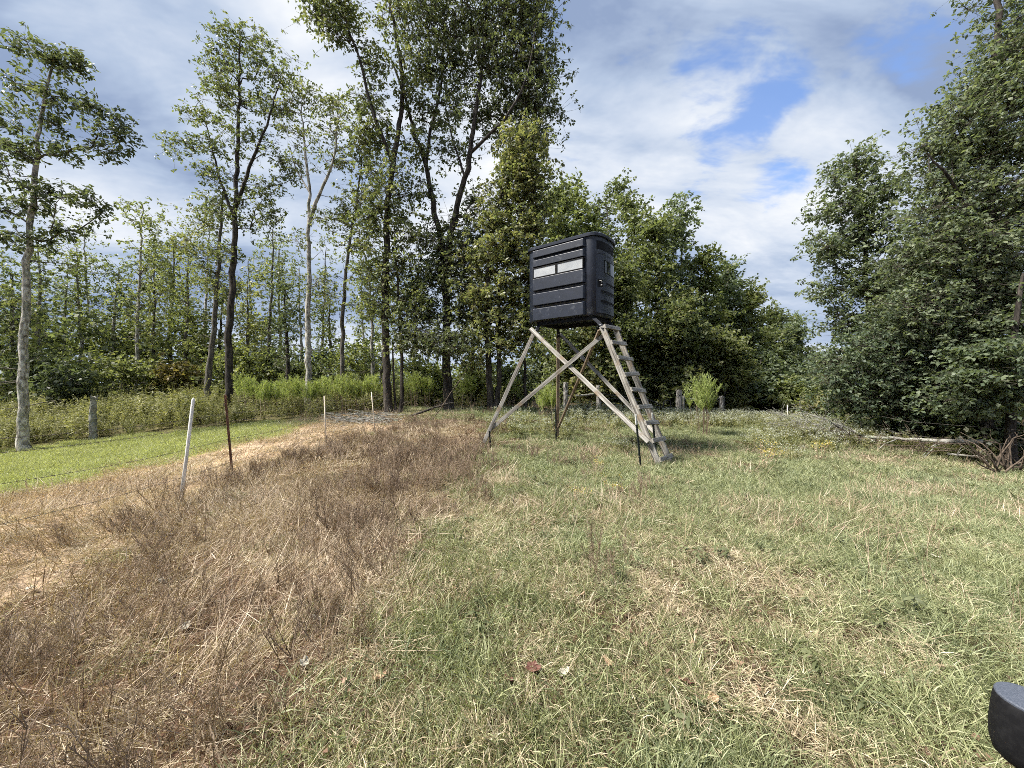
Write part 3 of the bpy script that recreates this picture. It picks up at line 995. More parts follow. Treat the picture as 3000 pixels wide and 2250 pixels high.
def make_tree(name, label, Yd, trunks, blobs, seed, bark, leaf, limb='limb', leafL=.14, wid=.3, ros=11, per=8, rc=.42, flat=.65,
              group=None, cat='tree', tip=.009, droop=.35, up=.8, thin=0, sides=9, twigs=True, bare=14):
    rs = np.random.RandomState(seed)
    base = W(*trunks[0][0][0][:2], Yd)
    root = empty(name, (base[0], base[1], h1(base[0], base[1])), label, cat, group)
    off = np.array(root.location)
    tq, lq = QB(), QB()
    SP, SR = [], []
    for ti, (pp, r0, r1) in enumerate(trunks):
        P = np.array([W(a[0], a[1], Yd + (a[2] if len(a) > 2 else 0)) for a in pp])
        grounded = ti == 0 or pp[0][1] > 1080
        if grounded:
            P[0, 2] = min(h1(P[0, 0], P[0, 1]), P[1, 2] - .2)
            P = np.vstack((P[0] - np.array((0, 0, .35)), P))
        P = dense_poly(P)
        P[2:-1] += rs.normal(0, .012 + r0 * .06, (len(P) - 3, 3))
        t = np.linspace(0, 1, len(P))
        R = (r1 + (r0 - r1) * (1 - t) ** .9) * .86
        if grounded:
            hgt = P[:, 2] - P[1, 2]
            R = R * (1 + .75 * np.exp(-np.maximum(hgt, 0) / .28))
        V, Q = tube(P - off, R, sides)
        V += rs.normal(0, 1, V.shape) * np.repeat(R, sides)[:, None] * .05
        tq.add(V, Q)
        for a, b in zip(P[2:], R[2:]):
            SP.append(a)
            SR.append(b)
    nt0 = len(SP)
    owner = [-1] * nt0
    CC = []
    for b in blobs:
        px, py, rx, ry, n = b[:5]
        c = W(px, py, Yd + (b[5] if len(b) > 5 else 0))
        k = Yd / F
        d = rs.normal(0, 1, (n, 3))
        d /= np.linalg.norm(d, axis=1, keepdims=True)
        d *= rs.uniform(0, 1, (n, 1)) ** .45
        CC.append(c + d * np.array((rx * k, .5 * (rx + ry) * k, ry * k)))
    CC = np.concatenate(CC)
    gz = H(CC[:, 0], CC[:, 1])
    CC[:, 2] = np.maximum(CC[:, 2], gz + .25)
    SPa = np.array(SP)
    order = np.argsort(np.min(np.linalg.norm(CC[:, None] - SPa[None, ::3], axis=2), 1))
    SP = np.empty((nt0 + len(CC) * 14, 3))
    SP[:nt0] = SPa
    owner = np.full(len(SP), -1)
    SRa = np.zeros(len(SP))
    SRa[:nt0] = SR
    m = nt0
    limbs = []
    for ci in order:
        c = CC[ci]
        dv = c - SP[:m]
        dist = np.linalg.norm(dv, axis=1)
        cost = dist + 1.3 * np.maximum(0, .25 * dist - dv[:, 2])
        j = int(np.argmin(cost))
        A = SP[j]
        L = dist[j]
        par = owner[j]
        ctrl = A + (c - A) * .5 + np.array((0, 0, .10 * L)) + rs.normal(0, .09 * L, 3)
        n = int(np.clip(L / .28, 3, 12))
        t = np.linspace(0, 1, n + 1)[:, None]
        B = (1 - t) ** 2 * A + 2 * t * (1 - t) * ctrl + t ** 2 * c
        B[1:-1] += rs.normal(0, .02 * L ** .5, (n - 1, 3))
        limbs.append([B, par, j, 1])
        k = len(limbs) - 1
        SP[m:m + n] = B[1:]
        owner[m:m + n] = k
        m += n
        while par >= 0:
            limbs[par][3] += 1
            par = limbs[par][1]
    # radii from what each limb carries
    rad = []
    for B, par, j, cnt in limbs:
        rb = tip * (cnt + .6) ** .5
        mxr = SRa[j] * .75 if j < nt0 else rad[par][0] * .9
        rb = min(rb, max(mxr, tip * .9))
        rad.append((rb, max(tip * .55, rb * .4)))
        V, Q = tube(B - off, np.linspace(rb, rad[-1][1], len(B)), 5 if rb > .02 else 4)
        lq.add(V, Q)
    # bare dead twigs low on the stems
    for _ in range(bare):
        j = rs.randint(int(nt0 * .12), max(int(nt0 * .8), int(nt0 * .12) + 1))
        a_ = rs.uniform(0, 6.283)
        L = rs.uniform(.3, 1.3)
        e_ = SP[j] + np.array((math.cos(a_) * L, math.sin(a_) * L, rs.uniform(-.2, .5) * L))
        mid_ = (SP[j] + e_) / 2 + rs.normal(0, .08 * L, 3)
        V, Q = tube(np.array((SP[j], mid_, e_)) - off, [.016, .011, .004], 4)
        lq.add(V, Q)
        for _k in range(3):
            q_ = mid_ + (e_ - mid_) * rs.uniform(0, .9)
            V, Q = tube(np.array((q_, q_ + rs.normal(0, .14, 3) + (e_ - SP[j]) * .15)) - off, [.007, .003], 3)
            lq.add(V, Q)
    # rosettes
    nC = len(CC)
    o = rs.normal(0, 1, (nC, ros, 3)) * np.array((rc, rc, rc * flat)) * rs.uniform(.6, 1.25, (nC, 1, 1))
    RS = CC[:, None, :] + o
    keep = rs.uniform(0, 1, (nC, ros)) > thin
    a = np.repeat(CC[:, None, :], ros, 1)[keep]
    b = RS[keep]
    k = len(a)
    d = b - a
    s = np.cross(d, np.array((.3, .9, .2)))
    s /= np.linalg.norm(s, axis=1, keepdims=True) + 1e-9
    s2 = np.cross(d, s)
    s2 /= np.linalg.norm(s2, axis=1, keepdims=True) + 1e-9
    w0, w1 = tip * .5, tip * .25
    ring = [s, -.5 * s + .87 * s2, -.5 * s - .87 * s2]
    V = np.stack([a + r * w0 for r in ring] + [b + r * w1 for r in ring], 1).reshape(-1, 3) - off
    q0 = (np.arange(k) * 6)[:, None, None] + np.array(((0, 1, 4, 3), (1, 2, 5, 4), (2, 0, 3, 5)))[None]
    if twigs:
        lq.add(V, q0.reshape(-1, 4))
    link('trunk', tq.mesh('trunk', True), M[bark], root)
    link('limbs', lq.mesh('limbs', True), M[limb], root)['kind'] = 'stuff'
    gzz = H(b[:, 0], b[:, 1])
    b = b[b[:, 2] > gzz + .05]
    link('crown', leaves_mesh(b - off, leafL, wid, rs, per, leafL * .25, 'crown', up, droop), M[leaf], root)['kind'] = 'stuff'
    return root


# --- left: the pale slender tree at the edge of the mown strip
make_tree('oak_tree', 'pale barked slender oak at the left edge with sparse leaf clumps', 12.0,
          [([(72, 1322), (68, 1150), (72, 950, .1), (86, 700, .1), (100, 520), (118, 380), (140, 250), (165, 165)], .16, .03)],
          [(160, 180, 90, 45, 9), (70, 155, 45, 30, 4), (230, 190, 50, 40, 5), (215, 300, 70, 28, 6), (290, 330, 55, 30, 6), (350, 385, 40, 40, 6), (300, 440, 45, 30, 5), (15, 340, 50, 40, 6),
           (50, 440, 50, 40, 6), (170, 440, 60, 30, 6), (20, 530, 50, 40, 5), (150, 560, 55, 30, 6), (240, 600, 60, 30, 7), (60, 600, 55, 40, 6), (180, 660, 55, 25, 5), (120, 340, 60, 30, 5),
           (90, 250, 40, 30, 4), (-60, 420, 60, 60, 6), (-50, 600, 60, 50, 6), (100, 700, 60, 25, 4), (30, 700, 40, 30, 4)],
          11, 'bark_pale', 'leaf_oak_dark', leafL=.145, ros=8, per=8, rc=.23, wid=.24, tip=.010)
# --- the tall thin oak and its leaning partner
make_tree('oak_tree', 'tall dark trunked oak with high airy crown, left of centre', 17.0,
          [([(668, 1190), (672, 1000), (683, 800), (690, 600), (696, 450), (700, 300), (702, 180), (706, 95)], .20, .03),
           ([(689, 610), (740, 470, -.4), (790, 340, -.6), (822, 230, -.6)], .10, .02),
           ([(688, 640), (650, 540, .4), (620, 430, .6), (600, 350, .6)], .08, .02)],
          [(705, 110, 70, 50, 18), (650, 170, 40, 60, 10), (760, 170, 45, 60, 10), (640, 270, 40, 50, 10), (715, 250, 90, 80, 22), (835, 210, 45, 60, 12), (820, 320, 60, 60, 14), (590, 330, 40, 40, 9),
           (510, 430, 55, 18, 7), (590, 430, 50, 40, 10), (700, 400, 90, 70, 18), (820, 480, 45, 60, 10), (640, 520, 50, 50, 10), (780, 560, 60, 50, 12), (690, 620, 70, 50, 14), (800, 640, 50, 40, 8), (670, 730, 50, 40, 7)],
          12, 'bark_dark', 'leaf_oak', leafL=.135, ros=8, per=8, rc=.30, wid=.26, tip=.010)
make_tree('oak_tree', 'grey leaning trunk joining the tall dark oak', 17.6,
          [([(605, 1195), (612, 1080), (630, 920), (640, 760), (650, 620), (655, 560)], .17, .04)],
          [(640, 590, 45, 50, 10), (600, 660, 40, 50, 8), (620, 780, 50, 60, 12), (560, 720, 40, 50, 8), (660, 840, 50, 40, 8)],
          13, 'bark_grey', 'leaf_oak', leafL=.14, ros=9, per=8, rc=.36, wid=.26)
make_tree('oak_tree', 'pale forked bare-limbed tree with thin crown left of the big oaks', 16.5,
          [([(905, 1180), (903, 950), (907, 800), (905, 690), (908, 600), (903, 510), (890, 410), (884, 310)], .17, .025),
           ([(907, 650), (935, 570, -.3), (970, 490, -.4), (985, 400, -.4), (990, 320, -.3)], .09, .02),
           ([(905, 560), (870, 500, .3), (850, 430, .4)], .05, .015)],
          [(920, 270, 70, 25, 9), (985, 300, 45, 40, 9), (870, 300, 35, 40, 6), (860, 400, 30, 50, 6), (940, 380, 60, 50, 9), (1010, 400, 45, 60, 9), (980, 480, 50, 40, 7), (870, 480, 40, 40, 4), (945, 860, 30, 55, 9), (860, 700, 50, 25, 4), (960, 650, 40, 40, 5)],
          14, 'bark_pale', 'leaf_oak', limb='limb_pale', leafL=.13, ros=8, per=7, rc=.32, wid=.25, tip=.011)
make_tree('oak_tree', 'slim dark tree leaning right between forked tree and big oaks', 17.2,
          [([(1000, 1165), (1004, 980), (1010, 820), (1028, 690), (1045, 590), (1062, 450)], .13, .03)],
          [(1035, 610, 50, 50, 10), (1062, 470, 45, 50, 10), (1005, 650, 50, 35, 8), (1040, 720, 45, 40, 7), (1080, 560, 40, 60, 8)],
          15, 'bark_grey', 'leaf_oak', leafL=.14, ros=9, per=8, rc=.36, wid=.26)
# --- the big oaks
make_tree('oak_tree', 'leaning multi-stemmed oak over the stick pile, left of the biggest oak', 15.5,
          [([(1140, 1208), (1131, 1050), (1130, 900), (1129, 760), (1138, 600), (1152, 480), (1166, 390), (1178, 260), (1165, 130), (1140, 0), (1130, -120)], .20, .04),
           ([(1176, 1206), (1178, 1080), (1172, 950), (1166, 850), (1160, 760)], .10, .04),
           ([(1152, 480), (1110, 380, -.4), (1080, 280, -.6), (1055, 180, -.8), (1020, 80, -1), (985, -30, -1)], .09, .02),
           ([(1160, 1206), (1153, 1100), (1150, 1000)], .07, .03)],
          [(955, 20, 60, 45, 16, -1), (1020, 10, 45, 40, 10, -1), (985, 75, 45, 30, 8, -1), (1010, 120, 16, 16, 2, -1), (1090, 180, 45, 60, 12), (1075, 300, 40, 60, 12), (1110, 400, 50, 60, 14), (1060, 400, 30, 50, 7), (1130, 560, 70, 80, 20), (1090, 680, 60, 70, 18),
           (1170, 650, 40, 80, 12), (1150, 800, 60, 60, 14), (1195, 900, 60, 60, 14), (1120, 920, 50, 40, 6), (1200, 250, 45, 90, 12), (1170, 90, 60, 80, 14), (1140, -100, 120, 80, 14), (1200, 460, 40, 60, 9), (920, -60, 90, 50, 10, -1),
           (1075, 790, 45, 50, 10), (1110, 860, 50, 40, 9), (1205, 780, 40, 50, 9), (1235, 880, 45, 50, 12), (1185, 1000, 45, 35, 8), (1090, 600, 40, 50, 8), (1240, 1000, 45, 30, 7)],
          16, 'bark_dark', 'leaf_oak', leafL=.145, ros=10, per=7, rc=.38, wid=.27, tip=.011)
make_tree('oak_tree', 'biggest oak, thick dark trunk forking into a tall dense crown', 16.0,
          [([(1314, 1207), (1311, 1080), (1309, 950), (1306, 850), (1300, 760), (1284, 660), (1262, 565), (1247, 488), (1229, 430), (1205, 350), (1175, 260), (1150, 180)], .235, .04),
           ([(1304, 800), (1330, 640, -.3), (1362, 520, -.5), (1378, 443, -.5), (1392, 330, -.4), (1410, 220, -.2), (1420, 80), (1425, -80)], .16, .03),
           ([(1376, 450, -.5), (1446, 384, -.8), (1500, 320, -1), (1550, 200, -1), (1570, 60, -1)], .08, .02),
           ([(1247, 488), (1262, 380, .6), (1290, 260, .8), (1300, 120, .8), (1300, -60, .8)], .09, .025),
           ([(1362, 520, -.5), (1330, 420, -.2), (1310, 330, 0)], .06, .02)],
          [(1260, 60, 80, 90, 30), (1350, 30, 90, 90, 36), (1470, 40, 80, 90, 34), (1560, 60, 60, 90, 30), (1590, 180, 40, 70, 20), (1520, 180, 60, 70, 26), (1420, 190, 70, 70, 24), (1330, 190, 60, 60, 18), (1250, 200, 50, 60, 14),
           (1570, 300, 55, 60, 26), (1490, 300, 60, 50, 18), (1400, 320, 50, 40, 10), (1310, 320, 50, 50, 12), (1560, 390, 50, 40, 14), (1470, 400, 40, 30, 8), (1230, 330, 40, 40, 8), (1280, 420, 40, 30, 6), (1340, 440, 30, 30, 5),
           (1250, -110, 120, 80, 20), (1400, -120, 120, 80, 24), (1550, -110, 110, 80, 22), (1340, 740, 80, 50, 24), (1250, 700, 50, 50, 14), (1400, 700, 50, 60, 14), (1290, 830, 70, 40, 14), (1380, 850, 50, 40, 10),
           (1290, 1000, 70, 35, 22, -1.2), (1220, 980, 40, 40, 8, -.8), (1360, 1010, 40, 35, 8, -1), (1620, 330, 20, 30, 4), (1240, 560, 30, 40, 6),
           (1330, 650, 40, 40, 8), (1260, 790, 50, 40, 12), (1355, 800, 50, 40, 12), (1330, 920, 60, 35, 12), (1265, 910, 45, 35, 10), (1400, 600, 40, 40, 8), (1410, 920, 40, 35, 8)],
          17, 'bark_dark', 'leaf_oak_dark', leafL=.145, ros=12, per=7, rc=.46, wid=.26, tip=.012, droop=.6)
make_tree('oak_tree', 'double trunked tree with dense dark foliage left of the blind', 15.0,
          [([(1437, 1205), (1431, 1080), (1425, 950), (1430, 800), (1446, 650), (1480, 520), (1500, 430)], .17, .04),
           ([(1455, 1205), (1462, 1080), (1458, 930), (1475, 780), (1520, 640)], .13, .03),
           ([(1540, 1195, 1.5), (1538, 1000, 1.5), (1545, 850, 1.2), (1555, 700, .8)], .09, .03)],
          [(1530, 440, 60, 60, 26), (1570, 540, 45, 70, 22), (1500, 560, 60, 60, 24), (1560, 660, 55, 60, 26), (1460, 640, 40, 50, 12), (1490, 720, 50, 60, 22), (1570, 780, 50, 60, 24), (1430, 760, 50, 50, 14), (1420, 860, 60, 50, 16),
           (1510, 850, 60, 60, 22), (1460, 940, 60, 35, 12), (1560, 920, 40, 40, 10), (1500, 480, 40, 40, 8), (1480, 1010, 50, 30, 10), (1540, 990, 40, 40, 10), (1420, 970, 50, 35, 10), (1400, 1050, 30, 25, 5)],
          18, 'bark_dark', 'leaf_oak', leafL=.14, ros=13, per=9, rc=.38, wid=.3)

WOODS = {'leaf_oak': 'leaf_woods', 'leaf_yellow': 'leaf_woods_pale', 'leaf_fresh': 'leaf_woods_pale'}
# --- woods behind the mown strip, left
LB = [  # px base, base py, lean px, top py, depth, half width px, bark, leaf, extra label
    (125, 1175, -8, 690, 21, 70, 'bark_pale', 'leaf_oak', 'pale trunk with a plain grey stem just right of the slender oak'),
    (236, 1180, -12, 700, 22, 75, 'bark_pale', 'leaf_fresh', 'pale straight trunk with bright green clumps behind the grey snag'),
    (312, 1190, 36, 760, 23, 60, 'bark_pale', 'leaf_oak', 'thin pale trunk leaning right beside the grey snag'),
    (398, 1188, 20, 565, 21, 95, 'bark_pale', 'leaf_oak', 'tallest pale trunked tree in the woods left of the white post'),
    (452, 1188, 8, 720, 24, 60, 'bark_grey', 'leaf_yellow', 'grey twin of slender trunk right of the tallest pale woods tree'),
    (505, 1180, 10, 660, 25, 75, 'bark_grey', 'leaf_oak', 'round topped grey tree deep in the left woods'),
    (560, 1180, -6, 760, 23, 60, 'bark_grey', 'leaf_yellow', 'yellow green tree above the leaning white post'),
    (728, 1180, 4, 800, 22, 60, 'bark_grey', 'leaf_yellow', 'yellowish tree right behind the rusty fence post'),
    (795, 1165, -6, 640, 23, 65, 'bark_grey', 'leaf_oak', 'grey stem right of the tall dark oak'),
    (842, 1180, 3, 820, 20, 50, 'bark_dark', 'leaf_oak_dark', 'dark ivy covered trunk left of the forked tree'),
    (1095, 1165, -4, 760, 20, 55, 'bark_pale', 'leaf_oak', 'weathered pale trunk behind the stick pile'),
    (1115, 1165, 4, 800, 23, 45, 'bark_grey', 'leaf_fresh', 'thin grey sapling close beside the weathered pale trunk'),
    (30, 1190, 8, 780, 20, 90, 'bark_grey', 'leaf_blue', 'dusky tree at the far left edge of the woods'),
    (-60, 1200, 6, 720, 18, 120, 'bark_grey', 'leaf_oak', 'dense tree cut by the left edge of the photo'),
    (180, 1185, 6, 830, 25, 80, 'bark_grey', 'leaf_blue', 'dark filler tree between two pale trunks in the left woods'),
    (350, 1185, -6, 840, 26, 80, 'bark_grey', 'leaf_oak_dark', 'shadowy tree behind the grey snag'),
    (640, 1185, 4, 820, 25, 80, 'bark_grey', 'leaf_oak', 'mid green tree behind the two dark and grey oak trunks'),
    (965, 1175, 4, 860, 24, 60, 'bark_grey', 'leaf_fresh', 'low green tree in the gap right of the forked tree'),
    (1380, 1170, 4, 820, 24, 60, 'bark_grey', 'leaf_fresh', 'small tree seen in the gap between the biggest oak and double trunk'),
]
LB += [
    (75 + 95, 1178, 8, 760, 27, 50, 'bark_grey', 'leaf_oak', 'slim stem deep in the left woods right of the pale grey stem'),
    (275, 1182, -10, 640, 28, 50, 'bark_pale', 'leaf_yellow', 'slim pale stem rising behind the grey snag'),
    (425, 1184, 12, 700, 28, 45, 'bark_pale', 'leaf_oak', 'slim stem tucked behind the tallest pale woods tree'),
    (540, 1180, 6, 700, 29, 50, 'bark_grey', 'leaf_oak', 'slim stem far behind the leaning white post'),
    (590, 1180, 10, 640, 27, 45, 'bark_pale', 'leaf_oak', 'slim pale stem left of the grey leaning trunk'),
    (755, 1172, -8, 740, 28, 50, 'bark_grey', 'leaf_fresh', 'slim stem right of the rusty fence post'),
    (820, 1172, 6, 700, 29, 45, 'bark_grey', 'leaf_oak', 'slim stem before the ivy covered trunk'),
    (880, 1172, -4, 760, 29, 45, 'bark_pale', 'leaf_yellow', 'slim pale stem close left of the forked tree'),
    (940, 1172, 8, 700, 28, 50, 'bark_grey', 'leaf_oak', 'slim stem close right of the forked tree'),
    (1065, 1168, 6, 780, 27, 45, 'bark_pale', 'leaf_fresh', 'slim pale stem left of the leaning multi-stemmed oak'),
    (1215, 1165, -4, 800, 27, 45, 'bark_grey', 'leaf_yellow', 'slim stem seen between the leaning oak and biggest oak'),
]
for i, (bx, by, lean, top, dp, hw, bark, leaf, lab) in enumerate(LB):
    rr = np.random.RandomState(500 + i)
    tall = by - top
    lean = lean + rr.normal(0, 14)
    hw = hw * (.68 if 700 < bx < 1110 else 1)
    hw = hw * rr.uniform(.75, 1.25)
    bl = []
    for t, wq in ((.06, .45), (.16, .8), (.28, 1.0), (.40, .95), (.54, .75), (.66, .45)):
        nn = int(5 + 9 * wq * hw / 70)
        bl.append((bx + lean * (1 - t) + rr.normal(0, hw * .25), top + tall * t, hw * wq, tall * .09, nn, rr.uniform(-.6, .6)))
    make_tree('woods_tree', lab, dp, [([(bx, by), (bx + lean * .35 + rr.normal(0, 4), by - tall * .35), (bx + lean * .7, by - tall * .65), (bx + lean, top + tall * .06)], .13 + .05 * rr.uniform(), .03)],
              bl, 520 + i, bark, WOODS.get(leaf, leaf), leafL=.155, ros=9, per=7, rc=.40, wid=.3, sides=7, thin=.42, twigs=False, group='trees in the woods behind the mown strip')

# understory bushes: one mesh each, low leafy
US = [(20, 1110, 60, 22, 'leaf_blue'), (105, 1095, 50, 19, 'leaf_oak'), (175, 1130, 45, 18, 'leaf_oak_dark'), (270, 1120, 60, 20, 'leaf_yellow'), (355, 1120, 55, 19.5, 'leaf_oak'), (330, 1020, 60, 24, 'leaf_fresh'),
      (450, 1100, 50, 22, 'leaf_yellow'), (520, 1115, 50, 21, 'leaf_rust'), (580, 1060, 60, 23, 'leaf_oak'), (545, 980, 60, 24, 'leaf_yellow'), (650, 1090, 50, 21, 'leaf_yellow'), (720, 1070, 55, 20.5, 'leaf_yellow'), (790, 1090, 60, 22, 'leaf_oak'),
      (860, 1110, 55, 22, 'leaf_oak'), (950, 1090, 60, 23, 'leaf_oak'), (1030, 1080, 55, 22, 'leaf_fresh'), (1085, 1090, 50, 24, 'leaf_oak'), (60, 1000, 70, 24, 'leaf_oak'), (160, 1020, 60, 25, 'leaf_blue'), (430, 990, 55, 25, 'leaf_oak'), (760, 990, 55, 25, 'leaf_oak'),
      (1230, 1120, 55, 20, 'leaf_fresh'), (1290, 1130, 45, 21, 'leaf_fresh'), (1385, 1120, 50, 20, 'leaf_yellow'), (1500, 1120, 55, 19, 'leaf_oak')]
US += [(2590, 1270, 55, 13.2, 'leaf_oak_dark'), (2720, 1285, 60, 12.6, 'leaf_oak_dark'), (2850, 1300, 60, 11.6, 'leaf_oak'), (2970, 1330, 60, 10.6, 'leaf_oak_dark'), (2430, 1200, 45, 17, 'leaf_oak')]
US_WORD = {'leaf_blue': 'dusky green', 'leaf_oak': 'olive green', 'leaf_oak_dark': 'dark green', 'leaf_yellow': 'yellow green', 'leaf_fresh': 'fresh green', 'leaf_rust': 'rusty orange green'}
US_NEAR = ['at the far left edge', 'just right of the slender oak', 'dark and low left of the grey snag', 'left of the grey snag', 'right of the grey snag', 'high behind the grey snag', 'under the tallest pale woods tree', 'left of the white post top', 'deep above the white post',
           'hanging high above the white post', 'behind the rusty post', 'beside the tall dark oak trunk', 'left of the ivy covered trunk', 'right of the ivy covered trunk', 'between forked and slim trees', 'right of the slim leaning tree', 'behind the weathered pale trunk',
           'high behind the slender oak', 'high left of the grey snag', 'high right of the grey snag', 'high above the fennel thicket', 'left of the biggest oak trunk', 'right behind the biggest oak trunk', 'left of the double trunk', 'behind the blind\'s left leg', 'behind the pale rod at right', 'behind the middle of the fallen trunk', 'behind the thick end of the fallen trunk', 'behind the dead brush pile', 'left of the right hand trees']
for i, (bx, cy, hw, dp, leaf) in enumerate(US):
    rr = np.random.RandomState(700 + i)
    hh = hw * 1.0
    make_tree('understory_bush', '%s understory bush %s' % (US_WORD[leaf], US_NEAR[i]), dp, [([(bx, 1195 if bx < 2000 else cy + 40), (bx + 4, cy + 30 if bx < 2000 else cy + 15), (bx + rr.normal(0, 8), cy - hh * .7)], .05, .015)],
              [(bx, cy, hw, hh, 26 if bx > 2000 else 16), (bx + rr.normal(0, 25), min(cy + hh * 1.1, 1170 if bx < 2000 else 1400), hw * .9, hh * .6, 8), (bx + rr.normal(0, 20), cy - hh * .8, hw * .6, hh * .6, 7)],
              720 + i, 'bark_grey', WOODS.get(leaf, leaf) if bx < 2000 else leaf, leafL=.19, ros=9, per=7, rc=.40, wid=.32, sides=5, flat=.5, cat='bush', twigs=False, group='bushes under the woods')

# --- mixed wood behind the gate, centre right
FR = [(1640, 540, 55, 22, 'leaf_oak', 'thin topped tree just above the blind roof'),
      (1700, 560, 60, 26, 'leaf_yellow', 'yellowish tree peeking over the blind'),
      (1775, 540, 60, 30, 'leaf_oak', 'airy tree top right above the blind'),
      (1850, 560, 60, 27, 'leaf_oak', 'bushy tree right of the blind door'),
      (1925, 590, 75, 24, 'leaf_oak', 'broad grey green tree behind the ladder'),
      (1990, 565, 65, 26, 'leaf_blue', 'pointed tallest tree of the wood behind the gate'),
      (2065, 690, 70, 26, 'leaf_fresh', 'light green tree right of the pointed tallest tree'),
      (2135, 730, 65, 28, 'leaf_blue', 'round topped blue green tree behind the fennel plant'),
      (2200, 800, 65, 28, 'leaf_fresh', 'fresh green tree right of the round topped one'),
      (2265, 870, 60, 33, 'leaf_oak', 'small topped tree sloping down toward the gap'),
      (2325, 890, 45, 38, 'leaf_blue', 'slim dark cedar-like tree near the gap'),
      (2385, 985, 45, 44, 'leaf_blue', 'hazy far tree in the low gap'),
      (2440, 1010, 50, 40, 'leaf_fresh', 'low far tree at the right of the gap'),
      (1600, 700, 60, 25, 'leaf_oak', 'tree hidden mostly by the blind cabin'),
      (1725, 740, 70, 22, 'leaf_oak_dark', 'dark tree under and behind the blind cabin'),
      (1830, 760, 70, 22, 'leaf_oak', 'leafy tree behind the ladder top'),
      (2010, 840, 80, 22, 'leaf_oak_dark', 'dark leafy tree behind the wooden gate post'),
      (2120, 930, 75, 23, 'leaf_oak', 'low leafy tree behind the fennel plant'),
      (2230, 1000, 70, 25, 'leaf_oak_dark', 'low dark tree left of the far gap'),
      (2320, 1080, 60, 24, 'leaf_fresh', 'small bright bush-like tree before the gap'),
      (1920, 1000, 70, 23, 'leaf_oak_dark', 'dark low tree right behind the tube gate')]
for i, (bx, top, hw, dp, leaf, lab) in enumerate(FR):
    rr = np.random.RandomState(800 + i)
    by = 1125 + (EYE + .1) * F / dp
    if bx > 2040:
        leaf = {'leaf_oak_dark': 'leaf_blue'}.get(leaf, leaf)
        top, hw = top + 45, hw * .82
    elif bx > 1820:
        top, hw = top + 25, hw * .9
    tall = by - top
    bl = []
    for t, wq in ((.05, .4), (.14, .65), (.26, .9), (.40, 1.05), (.55, 1.1), (.70, 1.1), (.84, 1.05)):
        bl.append((bx + rr.normal(0, hw * .22), top + tall * t, hw * wq, tall * .10, int((7 + 12 * wq) * min(1.0, tall / 420 + .35)), rr.uniform(-.8, .8)))
    make_tree('wood_edge_tree', lab, dp, [([(bx, by), (bx + rr.normal(0, 6), by - tall * .4), (bx + rr.normal(0, 8), by - tall * .7), (bx, top + tall * .05)], .16, .03)],
              bl, 820 + i, 'bark_grey', dict(WOODS, leaf_oak_dark='leaf_oak').get(leaf, leaf), leafL=.17 + .002 * dp, ros=11, per=8, rc=.46, wid=.32, sides=7, twigs=False, group='trees in the wood behind the gate')

# --- the tall trees at the right
make_tree('right_tree', 'airy pointed tree, left front of the dark right hand trees', 13.5,
          [([(2570, 1280), (2560, 1100), (2545, 900), (2530, 700), (2515, 560), (2505, 460)], .15, .03)],
          [(2505, 480, 45, 40, 14), (2545, 560, 70, 50, 20), (2460, 530, 40, 45, 8), (2485, 620, 70, 50, 18), (2425, 620, 35, 28, 6), (2410, 740, 50, 50, 12), (2475, 740, 60, 60, 16), (2570, 680, 80, 60, 24), (2450, 850, 60, 55, 15), (2550, 820, 80, 60, 22),
           (2490, 940, 55, 50, 12), (2560, 950, 80, 60, 24), (2640, 760, 60, 90, 20)],
          31, 'bark_dark', 'leaf_right', leafL=.13, ros=11, per=8, rc=.34, wid=.27, flat=.55, bare=2)
make_tree('right_tree', 'huge dark leafy tree filling the right edge', 10.8,
          [([(2890, 1345), (2895, 1150), (2890, 900), (2900, 600), (2910, 300), (2925, 0), (2930, -200)], .19, .05),
           ([(2895, 720), (2820, 580, -.4), (2760, 500, -.6), (2720, 450, -.6)], .07, .02),
           ([(2905, 400), (2980, 250, -.4), (3060, 60, -.4)], .07, .02)],
          [(2990, 40, 80, 70, 18), (3020, 130, 70, 80, 20), (2920, 170, 60, 50, 15), (2860, 260, 65, 45, 16), (2940, 280, 90, 60, 25), (3030, 300, 80, 90, 24), (2790, 350, 60, 45, 14), (2730, 440, 50, 35, 10), (2840, 400, 85, 55, 25), (2920, 440, 100, 60, 30),
           (3040, 500, 90, 90, 26), (2770, 530, 75, 45, 20), (2870, 580, 105, 55, 30), (2980, 640, 90, 60, 26), (2730, 630, 65, 45, 16), (2800, 690, 105, 55, 30), (2920, 750, 110, 60, 34), (2680, 760, 80, 60, 24), (2820, 830, 120, 55, 36), (2960, 880, 110, 70, 34),
           (2690, 880, 90, 60, 28), (2780, 960, 120, 50, 34), (2920, 1010, 120, 60, 36), (3060, 800, 80, 120, 24), (3050, 1050, 80, 100, 22), (2830, 1090, 110, 50, 30), (2960, 1140, 90, 50, 22), (2980, -80, 140, 70, 22)],
          32, 'bark_dark', 'leaf_right', leafL=.115, ros=13, per=8, rc=.42, wid=.28, flat=.6, droop=.5, thin=.18, bare=2)
